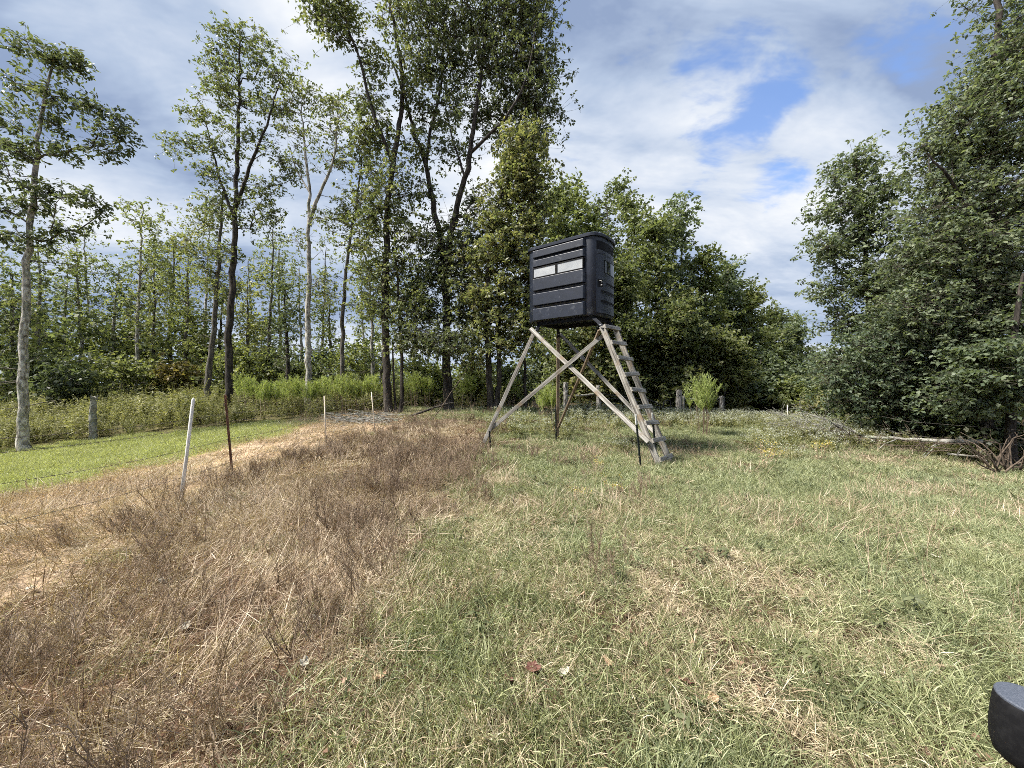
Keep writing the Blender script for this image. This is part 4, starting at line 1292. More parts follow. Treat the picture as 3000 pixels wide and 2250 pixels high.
make_tree('right_tree', 'lower spreading tree with drooping sprays above the fallen trunk', 11.8,
          [([(2690, 1310), (2695, 1180), (2680, 1050), (2670, 930)], .13, .04),
           ([(2688, 1120), (2590, 1050, -.3), (2500, 1010, -.5)], .05, .02)],
          [(2650, 960, 90, 50, 26), (2560, 1000, 80, 45, 24), (2480, 1050, 70, 45, 20), (2720, 1030, 90, 50, 28), (2620, 1070, 90, 50, 28), (2540, 1120, 80, 45, 24), (2680, 1140, 90, 45, 28), (2780, 1150, 80, 50, 24), (2600, 1190, 80, 35, 20), (2500, 1180, 60, 35, 14), (2720, 1220, 80, 35, 18),
           (2450, 1120, 40, 40, 8)],
          33, 'bark_dark', 'leaf_right', leafL=.115, ros=13, per=8, rc=.42, wid=.28, flat=.6, droop=.5, thin=.18, bare=2)
make_tree('right_tree', 'blue green branch laden tree low at the right edge', 9.6,
          [([(2960, 1375), (2965, 1200), (2975, 1000), (3000, 800)], .14, .04)],
          [(2890, 1030, 70, 35, 18, -.3), (2960, 1060, 80, 40, 20), (2860, 1100, 60, 30, 14, -.3), (3020, 1130, 60, 50, 14), (2930, 1150, 60, 30, 12), (3050, 950, 80, 80, 20), (2840, 1180, 60, 30, 10)],
          34, 'bark_dark', 'leaf_blue', leafL=.12, ros=13, per=9, rc=.30, wid=.3, flat=.4, droop=.5, bare=2)
make_tree('right_tree', 'background tree closing the gap behind the right hand trees', 17.0,
          [([(2760, 1240), (2750, 1000), (2760, 700), (2770, 560)], .15, .03)],
          [(2730, 740, 90, 80, 22), (2640, 870, 110, 80, 30), (2760, 900, 130, 90, 36), (2560, 1030, 110, 70, 26), (2700, 1080, 140, 70, 34), (2850, 1050, 120, 90, 30), (2900, 850, 120, 120, 30), (2900, 640, 100, 80, 18)],
          35, 'bark_dark', 'leaf_oak_dark', leafL=.19, ros=12, per=8, rc=.5, wid=.32, flat=.5, bare=2)

# far woods that read as one dark mass behind everything
rs = np.random.RandomState(77)
n = 5200
ang = rs.uniform(-1.15, 1.15, n)
rad_ = rs.uniform(30, 46, n)
fx, fy = np.sin(ang) * rad_, np.cos(ang) * rad_
fh = H(fx, fy) + rs.uniform(0, 1, n) ** 1.3 * (2.2 + 4.0 * vnoise(fx, fy, 6, 61)) * np.where((fx > 18) & (fx < 34), .55, np.where((fx > -16) & (fx < 0), .6, 1.0))
fc = np.stack((fx, fy, fh), 1)
fo = link('far_woods', leaves_mesh(fc, .34, .34, rs, 9, .35, 'far_woods', .5, .3), M['leaf_woods'])
props(fo, 'far dim thicket of woods behind the nearer trees', kind='stuff')
print('leaves', N_LEAF)

# ------------------------------------------------------------------ the hunting blind on its stand
DV = np.array((.78, -.625, 0.0))
DV /= np.linalg.norm(DV)
WV = np.array((.625, .78, 0.0))
WV /= np.linalg.norm(WV)
C0 = np.array((.557, 9.96, 0.0))
FLAT, WID, BUL = 1.54, 1.10, .28
ZB, ZT = 3.15, 5.03
ctr = C0 + DV * FLAT / 2 + WV * WID / 2
blind = empty('hunting_blind', (ctr[0], ctr[1], h1(ctr[0], ctr[1])), 'black plastic box hunting blind raised on a weathered timber stand with ladder', 'hunting blind')
BO = np.array(blind.location)


def BL(a, b, z):
    return C0 + DV * a + WV * b + np.array((0, 0, z)) - BO


def end_pt(th, off=0.0):
    """point of the curved door end in local (a, b), pushed outward"""
    def f(t):
        c, s = math.cos(t), math.sin(t)
        e = 2 / 2.6
        return FLAT + BUL * abs(c) ** e, WID / 2 + WID / 2 * math.copysign(abs(s) ** e, s)
    a, b = f(th)
    if off:
        a1, b1 = f(th - .02)
        a2, b2 = f(th + .02)
        tx, ty = a2 - a1, b2 - b1
        l = math.hypot(tx, ty)
        a, b = a + off * ty / l, b - off * tx / l
    return a, b


def outline(off):
    o = [(0, -off)]
    o += [(x, -off) for x in np.linspace(.2, FLAT - .02, 6)]
    o += [end_pt(t, off) for t in np.linspace(-1.5, 1.5, 40)]
    o += [(x, WID + off) for x in np.linspace(FLAT - .02, .02, 6)]
    L = [end_pt(t, off) for t in np.linspace(-1.5, 1.5, 24)]
    o += [(FLAT - a, WID - b) for a, b in L]
    return o


def prism(rings):
    mb = MB()
    n = len(rings[0][0])
    v = []
    for ol, z in rings:
        v += [BL(a, b, z) for a, b in ol]
    f = []
    for j in range(len(rings) - 1):
        for i in range(n):
            f.append((j * n + i, j * n + (i + 1) % n, (j + 1) * n + (i + 1) % n, (j + 1) * n + i))
    f.append(tuple(range(n))[::-1])
    f.append(tuple(range((len(rings) - 1) * n, len(rings) * n)))
    return mb.add(v, f)


def autosmooth(o, ang=35):
    me = o.data
    me.polygons.foreach_set('use_smooth', np.ones(len(me.polygons), bool))
    me.update()
    me.set_sharp_from_angle(angle=RAD(ang))
    return o


autosmooth(prism([(outline(-.02), ZB), (outline(0), ZB + .03), (outline(0), ZT)]).build('cabin', M['plastic'], blind))
roof = autosmooth(prism([(outline(.02), ZT - .035), (outline(.045), ZT - .03), (outline(.05), ZT + .03), (outline(.02), ZT + .055), (outline(-.25), ZT + .10)]).build('roof', M['plastic'], blind))
fl = MB()
for (a0, a1, b0, b1) in ((.06, FLAT + .12, .08, .16), (.06, FLAT + .12, WID - .16, WID - .08), (.06, .14, .16, WID - .16), (FLAT + .04, FLAT + .12, .16, WID - .16)):
    v = [BL(a, b, z) for a in (a0, a1) for b in (b0, b1) for z in (ZB - .085, ZB + .002)]
    fl.add(v, [(0, 1, 3, 2), (4, 6, 7, 5), (0, 4, 5, 1), (2, 3, 7, 6), (0, 2, 6, 4), (1, 5, 7, 3)])
fl.build('floor_frame', M['steel_dark'], blind)


def fz(f):
    return ZT - .03 - (ZT - .03 - ZB) * f


def side_panel(f0, f1, name, top=.04, out=.085, a0=.02, a1=1.47, bot=0.012):
    z1, z0 = fz(f0), fz(f1)
    A = [(a0, z0 - bot), (a1 + .035, z0 - bot), (a1 + .035, z1 + top), (a0, z1 + top)]
    B = [(a0 + .012, z0), (a1, z0), (a1, z1), (a0 + .012, z1)]
    v = [BL(a, .001, z) for a, z in A] + [BL(a, -out, z) for a, z in B]
    f = [(4, 5, 6, 7)] + [(i, (i + 1) % 4, 4 + (i + 1) % 4, 4 + i) for i in range(4)]
    return MB().add(v, f).build(name, M['plastic'], blind, bevel=.007)


for f0, f1 in ((.022, .122), (.155, .252), (.408, .578), (.617, .784), (.824, .992)):
    side_panel(f0 + .006, f1 - .004, 'side_panel')
# window band: frame bars and two pale panes
for a0, a1 in ((.045, .70), (.76, 1.45)):
    z0, z1 = fz(.392), fz(.272)
    fr = MB()
    for (x0, x1, y0, y1) in ((a0 - .02, a1 + .02, z1, z1 + .02), (a0 - .02, a1 + .02, z0 - .018, z0), (a0 - .02, a0, z0, z1), (a1, a1 + .02, z0, z1)):
        v = [BL(a, b, z) for a in (x0, x1) for b in (-.07, .001) for z in (y0, y1)]
        fr.add(v, [(0, 1, 3, 2), (4, 6, 7, 5), (0, 4, 5, 1), (2, 3, 7, 6), (0, 2, 6, 4), (1, 5, 7, 3)])
    wf = fr.build('window', M['plastic_black'], blind)
    MB().add([BL(a0, -.058, z0), BL(a1, -.058, z0), BL(a1, -.058, z1), BL(a0, -.058, z1)], [(0, 1, 2, 3)]).build('pane', M['pane'], wf)


def curved(t0, t1, z0, z1, off, thick, name, mat, parent, n=22, bevel=.004):
    ts = np.linspace(t0, t1, n)
    v, f = [], []
    for t in ts:
        a, b = end_pt(t, off)
        a2, b2 = end_pt(t, off - thick)
        v += [BL(a, b, z0), BL(a, b, z1), BL(a2, b2, z1), BL(a2, b2, z0)]
    for i in range(n - 1):
        for k in range(4):
            f.append((4 * i + k, 4 * i + 4 + k, 4 * i + 4 + (k + 1) % 4, 4 * i + (k + 1) % 4))
    f += [(0, 1, 2, 3), (4 * n - 1, 4 * n - 2, 4 * n - 3, 4 * n - 4)]
    mb = MB().add(v, f)
    o = mb.build(name, mat, parent)
    autosmooth(o, 40)
    return o


T0 = RAD(-53)
zd = lambda f: ZT - .03 - (ZT - .03 - ZB) * f
door = curved(T0, RAD(53), zd(.965), zd(.225), .014, .02, 'door', M['plastic'], blind, 30)
curved(T0 - .03, RAD(53) + .03, zd(.975), zd(.215), .004, .01, 'door_gasket', M['plastic_black'], blind, 30)
curved(RAD(-52), RAD(45), zd(.165), zd(.055), .003, .02, 'vent_window', M['plastic_black'], blind, 26)
dw = curved(RAD(-20), RAD(34), zd(.455), zd(.285), .017, .012, 'door_window', M['plastic_black'], door, 16)
curved(RAD(-17), RAD(31), zd(.445), zd(.295), .019, .004, 'door_pane', M['dark_glass'], door, 14)
for i, (f0, f1, s0) in enumerate(((.565, .595, -12), (.675, .71, -35), (.80, .835, -35))):
    curved(RAD(s0), RAD(44), zd(f1), zd(f0), .0165, .01, 'louver_slot', M['plastic_black'], door, 14)
    curved(RAD(s0), RAD(44), zd(f1 + .006), zd(f1), .024, .015, 'louver_lip', M['plastic'], door, 14)
curved(RAD(-49), RAD(-25), zd(.64), zd(.545), .0165, .01, 'latch_plate', M['plastic_black'], door, 8)
hp = [end_pt(RAD(t), .035) for t in (-41, -36, -33, -33, -37)]
hz = [zd(f) for f in (.565, .56, .575, .615, .622)]
MB().tube([BL(a, b, z) for (a, b), z in zip(hp, hz)], .011, 8).build('handle', M['bright_metal'], door, smooth=True)


def plank(name, p0, p1, width, thick, hint, mat, parent, org, seed=0, nseg=14, bevel=.004, wob=.004):
    """board from p0 to p1; local x runs along it; hint: direction its thin side faces"""
    p0, p1 = Vector(p0), Vector(p1)
    x = (p1 - p0)
    L = x.length
    x.normalize()
    hv = Vector(hint)
    zv = (hv - x * hv.dot(x)).normalized()
    yv = zv.cross(x)
    rs = np.random.RandomState(seed + 1)
    v, f = [], []
    sec = [(-width / 2, -thick / 2), (width / 2, -thick / 2), (width / 2, thick / 2), (-width / 2, thick / 2)]
    bow, bow2 = rs.normal(0, .008), rs.normal(0, .006)
    for i in range(nseg + 1):
        t = i / nseg
        dx = math.sin(math.pi * t)
        j1, j2 = rs.normal(0, wob * .4, 2)
        for (y, z) in sec:
            end = rs.normal(0, .004) if i in (0, nseg) else 0
            v.append(((t - .5) * L + end, y * (1 + rs.normal(0, wob * 3)) + bow * dx + j1, z + bow2 * dx + j2))
    for i in range(nseg):
        for k in range(4):
            f.append((4 * i + k, 4 * i + (k + 1) % 4, 4 * i + 4 + (k + 1) % 4, 4 * i + 4 + k))
    f += [(3, 2, 1, 0), (4 * nseg, 4 * nseg + 1, 4 * nseg + 2, 4 * nseg + 3)]
    me = bpy.data.meshes.new(name)
    me.from_pydata(v, [], f)
    me.update()
    o = link(name, me, mat, parent)
    R3 = Matrix((x, yv, zv)).transposed()
    mid = (p0 + p1) / 2 - Vector(org)
    o.matrix_local = Matrix.Translation(mid) @ R3.to_4x4()
    if bevel:
        b = o.modifiers.new('bevel', 'BEVEL')
        b.width = bevel
        b.segments = 1
        b.limit_method = 'ANGLE'
        b.angle_limit = RAD(40)
    return o


def gnd(p, dz=0.0):
    return np.array((p[0], p[1], h1(p[0], p[1]) + dz))


Llt = np.array((.585, 9.86, 2.90))
Llf = gnd(W(1403, 1320, 9.6), -.12)
Rnt = np.array((2.014, 8.60, 2.84))
Rnf = gnd((3.06, 7.84), -.12)
Rft = Rnt + WV * .72 + np.array((0, 0, .02))
Rff = gnd(Rnf + WV * .72, -.12)
Blt = np.array((1.30, 10.86, 2.92))
Blf = gnd(W(1632, 1287, 11.5), -.15)
plank('leg', Llt, Llf, .092, .07, (0, -1, .2), M['wood'], blind, BO, 1)
plank('leg', Blt, Blf, .085, .075, (0, -1, .1), M['wood_brown'], blind, BO, 2)
OUT = tuple(DV + np.array((0, 0, .4)))
plank('ladder_rail', Rnt, Rnf, .055, .125, OUT, M['wood'], blind, BO, 3, 20)
plank('ladder_rail', Rft, Rff, .055, .125, OUT, M['wood'], blind, BO, 4, 20)
rail_n = np.cross(WV, (Rnf - Rnt) / np.linalg.norm(Rnf - Rnt))
rail_n = rail_n if rail_n @ DV > 0 else -rail_n
NR = 9
for i in range(NR):
    t = .015 + i * (.905 / (NR - 1)) if i else .01
    p = Rnt + (Rnf - Rnt) * t + rail_n * .085
    q = Rft + (Rff - Rft) * t + rail_n * .085
    jj = np.random.RandomState(60 + i).normal(0, .012, 2)
    plank('rung', p - WV * .05 + np.array((0, 0, jj[0])), q + WV * .05 + np.array((0, 0, jj[1])), .095, .04, tuple(rail_n), M['wood'], blind, BO, 20 + i, 5, .004, .002)


def on_rail(A, B, py, off):
    best = None
    for t in np.linspace(0, 1, 200):
        p = A + (B - A) * t
        y = 1125 + F * (EYE - p[2]) / p[1]
        if best is None or abs(y - py) < best[0]:
            best = (abs(y - py), p)
    return best[1] + np.array(off)


camside = np.array((0, -.075, 0))
plank('brace', W(1553, 962, 9.76), on_rail(Rnt, Rnf, 1292, camside * 1.3) + np.array((-.05, 0, 0)), .105, .038, (0, -1, .15), M['wood'], blind, BO, 5, 18)
plank('brace', on_rail(Llt, Llf, 1262, -camside), W(1768, 982, 8.72), .092, .038, (0, -1, .15), M['wood'], blind, BO, 6, 18)
plank('brace', W(1640, 978, 10.95), on_rail(Rft, Rff, 1296, -camside) + np.array((.06, 0, 0)), .092, .038, (0, -1, .15), M['wood'], blind, BO, 7, 18)
plank('brace', on_rail(Blt, Blf, 1256, camside * 1.5), W(1757, 966, 8.62), .085, .038, (.5, -1, .15), M['wood_brown'], blind, BO, 8, 18)
# steel leg sockets
for tp, ft, (a, b) in ((Llt, Llf, (.12, .12)), (Blt, Blf, (.12, WID - .12)), (Rnt, Rnf, (FLAT + .08, .13)), (Rft, Rff, (FLAT + .08, WID - .2))):
    dn = (ft - tp) / np.linalg.norm(ft - tp)
    top = C0 + DV * a + WV * b + np.array((0, 0, ZB - .03))
    low = tp + dn * .06 + np.array((0, -.048, 0))
    br = plank('leg_bracket', top, low, .085, .014, (0, -1, .1), M['steel_dark'], blind, BO, 9, 2, .002, 0)
    mid = low * .7 + top * .3
    MB().lathe([(.011, 0), (.011, .008), (.006, .012)], 8, Matrix.Translation(Vector(((mid - (top + low) / 2) @ ((low - top) / np.linalg.norm(low - top)), 0, .007)))).build('bolt', M['bright_metal'], br)


def t_post(name, base, top, mat, label, cat, white=.0, org=None, parent=None, s=1.0):
    """steel T-post: flange, web, studs, painted tip"""
    base, top = np.array(base), np.array(top)
    if parent is None:
        root = empty(name, gnd(base), label, cat, 'steel posts driven in beside the stand legs')
        org = np.array(root.location)
    else:
        root = parent
    x = (top - base)
    L = np.linalg.norm(x)
    q = Vector(x).to_track_quat('Z', 'Y')
    Mx = q.to_matrix()
    mb = MB()

    def seg(t0, t1):
        c = base + x * (t0 + t1) / 2 - org
        l = L * (t1 - t0)
        m_ = MB()
        m_.box(c + np.array(Mx @ Vector((0, -.012 * s, 0))), (.040 * s, .005 * s, l), Mx)
        m_.box(c + np.array(Mx @ Vector((0, .006 * s, 0))), (.005 * s, .032 * s, l), Mx)
        n = int(l / .06)
        for i in range(n):
            m_.box(c + np.array(Mx @ Vector((0, -.018 * s, (i + .5) / n * l - l / 2))), (.012 * s, .007 * s, .014), Mx)
        return m_
    seg(-.15, 1 - white).build('post' if parent is not None else 'shaft', mat, root)
    if white:
        seg(1 - white, 1).build('painted_tip', M['white_paint'], root)
    return root


t_post('steel_post', gnd(W(1437, 1322, 9.45), -.1), W(1434, 1262, 9.45), M['t_green'], 'short dark steel post beside the stand\'s left leg', 'post')
t_post('steel_post', gnd(W(1629, 1297, 11.2), -.1), W(1628, 1185, 11.2), M['t_green'], 'dark steel post against the stand\'s back leg', 'post')
t_post('steel_post', gnd(W(1878, 1352, 7.75), -.1), W(1862, 1213, 7.75), M['t_green'], 'white tipped steel post on the near side of the ladder', 'post', .18)
t_post('steel_post', gnd(W(1926, 1352, 8.35), -.1), W(1910, 1209, 8.35), M['t_green'], 'white tipped steel post between the ladder rails', 'post', .18)

# ------------------------------------------------------------------ barbed wire fence on the left
fence = empty('barbed_wire_fence', gnd((-4.7, 6.4)), 'barbed wire fence with leaning white and rusty posts on the left', 'fence')
FO = np.array(fence.location)
b0, b1 = gnd(W(525, 1480, 4.95), -.1), W(566, 1172, 4.98)
pw = MB()
ax = (b1 - b0) / np.linalg.norm(b1 - b0)
pw.tube([b0 - FO, b0 + (b1 - b0) * .5 - FO + np.array((.004, 0, 0)), b1 - FO, b1 - FO + ax * .03], [.021, .020, .019, .006], 10)
props(pw.build('post', M['white_paint'], fence, True), 'tall white post leaning right')
rp = t_post('post', gnd(W(683, 1390, 6.4), -.1), W(660, 1156, 6.4), M['rust'], '', '', 0, FO, fence, .85)
POSTS = []
for (pb, pt, dd) in (((955, 1303), (950, 1160), 9.7), ((1099, 1268), (1088, 1148), 11.8)):
    a, b = gnd(W(*pb, dd), -.1), W(*pt, dd)
    MB().tube([a - FO, (a + b) / 2 - FO + np.array((.006, 0, 0)), b - FO], [.017, .016, .014], 8).build('post', M['pale_rod'], fence, True)
    POSTS.append((a, b))
rpb, rpt = W(683, 1390, 6.4), W(660, 1156, 6.4)
for zi, zh in enumerate((1.06, .925, .63, .25)):
    rsw = np.random.RandomState(90 + zi)
    an = [np.array((-4.95, 1.0, zh + .03)), np.array((-4.85, 3.4, zh - .02 + h1(-4.85, 3.4)))]
    tt = (zh - rpb[2]) / (rpt[2] - rpb[2])
    an.append(rpb + (rpt - rpb) * tt + np.array((-.03, 0, 0)))
    for a, b in POSTS:
        an.append(np.array((a[0] + (b[0] - a[0]) * .6 - .02, a[1], a[2] + .1 + zh)))
    an.append(np.array((-4.95, 15.3, h1(-4.95, 15.4) + zh)))
    pts_ = []
    for p, q in zip(an[:-1], an[1:]):
        t = np.linspace(0, 1, 14, endpoint=False)[:, None]
        sg = np.zeros((14, 3))
        sg[:, 2] = -.05 * np.sin(np.pi * t[:, 0])
        pts_.append(p + (q - p) * t + sg)
    pts_ = np.concatenate(pts_ + [an[-1][None]])
    wmb = MB().tube(pts_ - FO, .0022, 5)
    for i in range(len(pts_) - 1):
        for k in range(3):
            c = pts_[i] + (pts_[i + 1] - pts_[i]) * (k / 3) - FO
            for s in range(2):
                v = rsw.normal(0, 1, 3)
                v /= np.linalg.norm(v)
                wmb.tube([c - v * .018, c + v * .018], .0016, 3)
    o = wmb.build('wire', M['wire'], fence)
    o['kind'] = 'stuff'
    del o['kind']

# grey broken snag
sn = empty('dead_snag', gnd(W(272, 1255, 13.3)), 'grey broken-off dead tree stub standing in the edge weeds', 'dead tree')
so = np.array(sn.location)
rsn = np.random.RandomState(5)
P = dense_poly([gnd(W(274, 1256, 13.3), -.2), W(272, 1210, 13.3), W(276, 1164, 13.3)], .08)
V, Q = tube(P - so, np.linspace(.115, .085, len(P)), 12)
V += rsn.normal(0, .006, V.shape)
V[-12:, 2] += rsn.uniform(-.09, .05, 12)
mb = MB().add(V, [tuple(q) for q in Q])
mb.f.append(tuple(range(len(V) - 12, len(V))))
mb.build('trunk', M['dead_wood'], sn)
mb = MB()
for i in range(7):
    a = rsn.uniform(0, 6.28)
    top = P[-1] - so + np.array((math.cos(a) * .08, math.sin(a) * .08, -.05))
    mb.tube([top, top + np.array((math.cos(a) * .01, math.sin(a) * .01, rsn.uniform(.05, .15)))], [.022, .004], 4)
mb.build('splinters', M['dead_wood'], sn)['kind'] = 'stuff'

# ------------------------------------------------------------------ gate and timber fence ends
G = 20.0


def wood_post(px, py_top, wpx, parent, org, seed, py_b=1212):
    rsn = np.random.RandomState(seed)
    top = W(px, py_top, G)
    base = gnd((top[0], top[1]), -.25)
    P = dense_poly([base, (base + top) / 2 + rsn.normal(0, .012, 3), top], .12)
    r = wpx / F * G / 2
    V, Q = tube(P - org, np.linspace(r * 1.05, r * .95, len(P)), 12)
    V += rsn.normal(0, .008, V.shape)
    V[-12:, 2] += rsn.uniform(-.02, .03, 12)
    mb = MB().add(V, [tuple(q) for q in Q])
    mb.f.append(tuple(range(len(V) - 12, len(V))))
    return mb.build('post', M['post_wood'], parent)


def rail(p, q, r, parent, org, name='rail', mat='dead_wood'):
    t = np.linspace(0, 1, 9)[:, None]
    P = p + (q - p) * t
    P[:, 2] -= .03 * np.sin(np.pi * t[:, 0])
    return MB().tube(P - org, r, 7).build(name, M[mat], parent, True)


for lab, items, rl in (('weathered timber fence brace of two posts seen under the stand', ((1657, 1121, 13), (1753, 1130, 14)), ((1663, 1160), (1747, 1153))),
                       ('weathered timber fence brace beside the tall fennel plant', ((1989, 1143, 17), (2114, 1161, 15)), ((1996, 1168), (2108, 1168)))):
    c = W(items[0][0], 1212, G)
    fb = empty('fence_brace', gnd(c), lab, 'fence')
    o_ = np.array(fb.location)
    for k, (px, pt, w_) in enumerate(items):
        wood_post(px, pt, w_, fb, o_, px)
    rail(W(*rl[0], G), W(*rl[1], G), .055, fb, o_)
    if items[0][0] > 1900:
        rail(gnd(W(2003, 1210, G - .25)), W(2003, 1159, G - .25), .05, fb, o_, 'stub_post')
gate = empty('tube_gate', gnd(W(1760, 1212, G)), 'bent dark metal tube gate sagging between the fence braces', 'gate')
go_ = np.array(gate.location)


def g(px, py, dy=0):
    return W(px, py, G - .05 + dy) - go_


for pl in ([(1762, 1153), (1820, 1162), (1898, 1171), (1925, 1182), (1948, 1194), (1964, 1192)], [(1762, 1167), (1830, 1171), (1885, 1180), (1930, 1194), (1965, 1203)],
           [(1762, 1180), (1820, 1187), (1870, 1192), (1915, 1197)], [(1762, 1194), (1800, 1199), (1840, 1204), (1890, 1206)]):
    MB().tube(dense_poly([g(*p) for p in pl], .15), .026, 7).build('gate_bar', M['steel_dark'], gate, True)
for pl in ([(1762, 1150), (1762, 1205)], [(1945, 1194), (1944, 1180), (1950, 1174), (1962, 1173), (1965, 1180), (1966, 1204)], [(1860, 1168), (1862, 1206)]):
    MB().tube(dense_poly([g(*p) for p in pl], .12), .028, 7).build('gate_upright', M['steel_dark'], gate, True)

rf = empty('wire_fence', gnd(W(2307, 1225, 15)), 'thin wire fence with two pale rods at the right wood edge', 'fence')
ro_ = np.array(rf.location)
rods = []
for (px, pt, dd) in ((2307, 1186, 15.0), (2521, 1205, 12.2)):
    top = W(px, pt, dd)
    base = gnd(top, -.15)
    MB().tube([base - ro_, (base + top) / 2 - ro_, top - ro_], [.022, .021, .019], 8).build('rod', M['pale_rod'], rf, True)
    rods.append((base, top))
for hh in (.85, .5):
    pts_ = [rods[0][0] + np.array((0, .02, hh + .15)), rods[1][0] + np.array((0, .02, hh + .15)), np.array((10.2, 9.9, h1(10.2, 9.9) + hh + .1)), np.array((13.5, 8.3, h1(13.5, 8.3) + hh + .1))]
    MB().tube(np.array(pts_) - ro_, .004, 5).build('wire', M['wire'], rf)

# ------------------------------------------------------------------ fallen timber


def branchy(mb, P, r0, r1, rs, nb, blen, bdir, depth=2, k=7):
    P = dense_poly(P, .18)
    P[1:-1] += rs.normal(0, .012, (len(P) - 2, 3))
    mb.tube(P, np.linspace(r0, r1, len(P)), k)
    if depth <= 0:
        return
    for _ in range(nb):
        t = rs.uniform(.15, 1)
        i = int(t * (len(P) - 2))
        d = np.array(bdir) + rs.normal(0, .45, 3)
        d /= np.linalg.norm(d)
        L = blen * rs.uniform(.4, 1.1)
        rr = (r0 + (r1 - r0) * t) * .5
        e = P[i] + d * L
        m_ = P[i] + d * L * .5 + rs.normal(0, .08 * L, 3)
        branchy(mb, [P[i], m_, e], rr, max(.003, rr * .3), rs, max(2, nb // 2), L * .5, d, depth - 1, 5 if depth > 1 else 4)


rsn = np.random.RandomState(14)
ft = empty('fallen_tree', gnd(W(2620, 1300, 10.8)), 'bleached fallen tree trunk with bare branches lying along the right wood edge', 'fallen tree')
fo_ = np.array(ft.location)
mb = MB()
branchy(mb, [p - fo_ for p in (W(2880, 1294, 9.6), W(2740, 1291, 10.2), W(2600, 1284, 10.8), W(2520, 1280, 11.2), W(2430, 1264, 11.8), W(2360, 1258, 12.4), W(2290, 1256, 13))], .06, .02, rsn, 0, 0, (0, 0, 0), 0)
mb.build('trunk', M['dead_wood'], ft, True)
for a, b, c, r in (((2530, 1280, 11.1), (2470, 1250, 11.3), (2380, 1216, 11.6), .035), ((2500, 1276, 11.3), (2440, 1240, 11.2), (2370, 1213, 11.2), .03), ((2440, 1266, 11.8), (2380, 1240, 12), (2290, 1212, 12.3), .028),
                   ((2420, 1263, 11.9), (2340, 1250, 12.4), (2235, 1240, 13), .026), ((2360, 1258, 12.4), (2310, 1225, 12.6), (2245, 1203, 12.8), .02), ((2480, 1272, 11.4), (2420, 1228, 11.6), (2330, 1205, 11.9), .024)):
    mb = MB()
    branchy(mb, [W(*p) - fo_ for p in (a, b, c)], r, .006, rsn, 9, .9, (-.75, .1, .28), 2, 6)
    mb.build('branch', M['dead_wood'], ft, True)
for a, b, c, r in (((2840, 1300, 9.7), (2700, 1296, 10), (2560, 1275, 10.6), .022), ((2760, 1312, 9.8), (2650, 1305, 10.2), (2520, 1298, 10.7), .018), ((2600, 1292, 10.5), (2500, 1285, 11), (2400, 1272, 11.6), .02),
                   ((2560, 1290, 10.8), (2450, 1262, 11.4), (2340, 1248, 12), .022), ((2800, 1320, 9.6), (2720, 1322, 9.8), (2640, 1318, 10), .016), ((2480, 1280, 11.2), (2380, 1270, 11.8), (2270, 1262, 12.5), .018)):
    mb = MB()
    branchy(mb, [W(*p) - fo_ for p in (a, b, c)], r, .006, rsn, 8, .7, (-.6, -.1, .32), 2, 6)
    mb.build('branch', M['dead_wood_brown'], ft, True)
for a, b, r in (((2625, 1288, 10.6), (2560, 1312, 10.5), .018), ((2760, 1292, 10.1), (2690, 1330, 9.9), .016), ((2790, 1292, 10.0), (2695, 1318, 9.8), .016)):
    MB().tube([W(*a) - fo_, (W(*a) + W(*b)) / 2 - fo_, gnd(W(*b), -.05) - fo_], [r, r * .8, r * .6], 7).build('branch', M['dead_wood'], ft, True)
fl2 = empty('fallen_limb', gnd(W(2830, 1345, 9.4)), 'pale crooked limb lying low beneath the fallen tree', 'branch')
o_ = np.array(fl2.location)
mb = MB()
branchy(mb, [W(*p) - o_ for p in ((2775, 1329, 9.7), (2830, 1337, 9.5), (2862, 1336, 9.4), (2890, 1350, 9.2))], .03, .018, rsn, 3, .4, (.6, 0, .5), 1, 7)
mb.build('wood', M['dead_wood'], fl2, True)
bp = empty('brush_pile', gnd(W(2930, 1370, 9.2)), 'tangled brown dead brush heaped at the right edge', 'brush pile')
o_ = np.array(bp.location)
for i in range(20):
    mb = MB()
    c = W(2925 + rsn.normal(0, 26), 1335 + rsn.normal(0, 14), 9.1 + rsn.normal(0, .25))
    a = rsn.uniform(-2.6, 2.6)
    e = c + np.array((math.sin(a) * rsn.uniform(.5, 1.1), rsn.normal(0, .3), abs(math.cos(a)) * rsn.uniform(.1, .8)))
    branchy(mb, [gnd(c, .02) - o_, (c + e) / 2 + rsn.normal(0, .08, 3) - o_, e - o_], .022, .006, rsn, 3, .5, (math.sin(a), 0, .3), 1, 5)
    mb.build('branch', M['dead_wood_brown'], bp, True)
fl3 = empty('fallen_limb', gnd(W(1250, 1208, 14.3)), 'dark mossy limb lying between the biggest oak and its neighbour', 'branch')
o_ = np.array(fl3.location)
mb = MB()
branchy(mb, [gnd(W(1190, 1215, 14.2), .02) - o_, W(1240, 1206, 14.3) - o_, W(1290, 1190, 14.6) - o_, W(1330, 1180, 14.8) - o_], .05, .03, rsn, 5, .5, (-.3, 0, .5), 1, 7)
mb.build('wood', M['bark_dark'], fl3, True)
fl4 = empty('fallen_limb', gnd(W(1262, 1222, 13.2)), 'thin pale branch leaning up before the biggest oak', 'branch')
o_ = np.array(fl4.location)
mb = MB()
branchy(mb, [gnd(W(1262, 1222, 13.2), 0) - o_, W(1300, 1180, 13.4) - o_, W(1335, 1130, 13.6) - o_, W(1360, 1095, 13.8) - o_, W(1372, 1062, 14) - o_], .018, .006, rsn, 5, .6, (.2, 0, .8), 1, 6)
mb.build('wood', M['dead_wood_brown'], fl4, True)
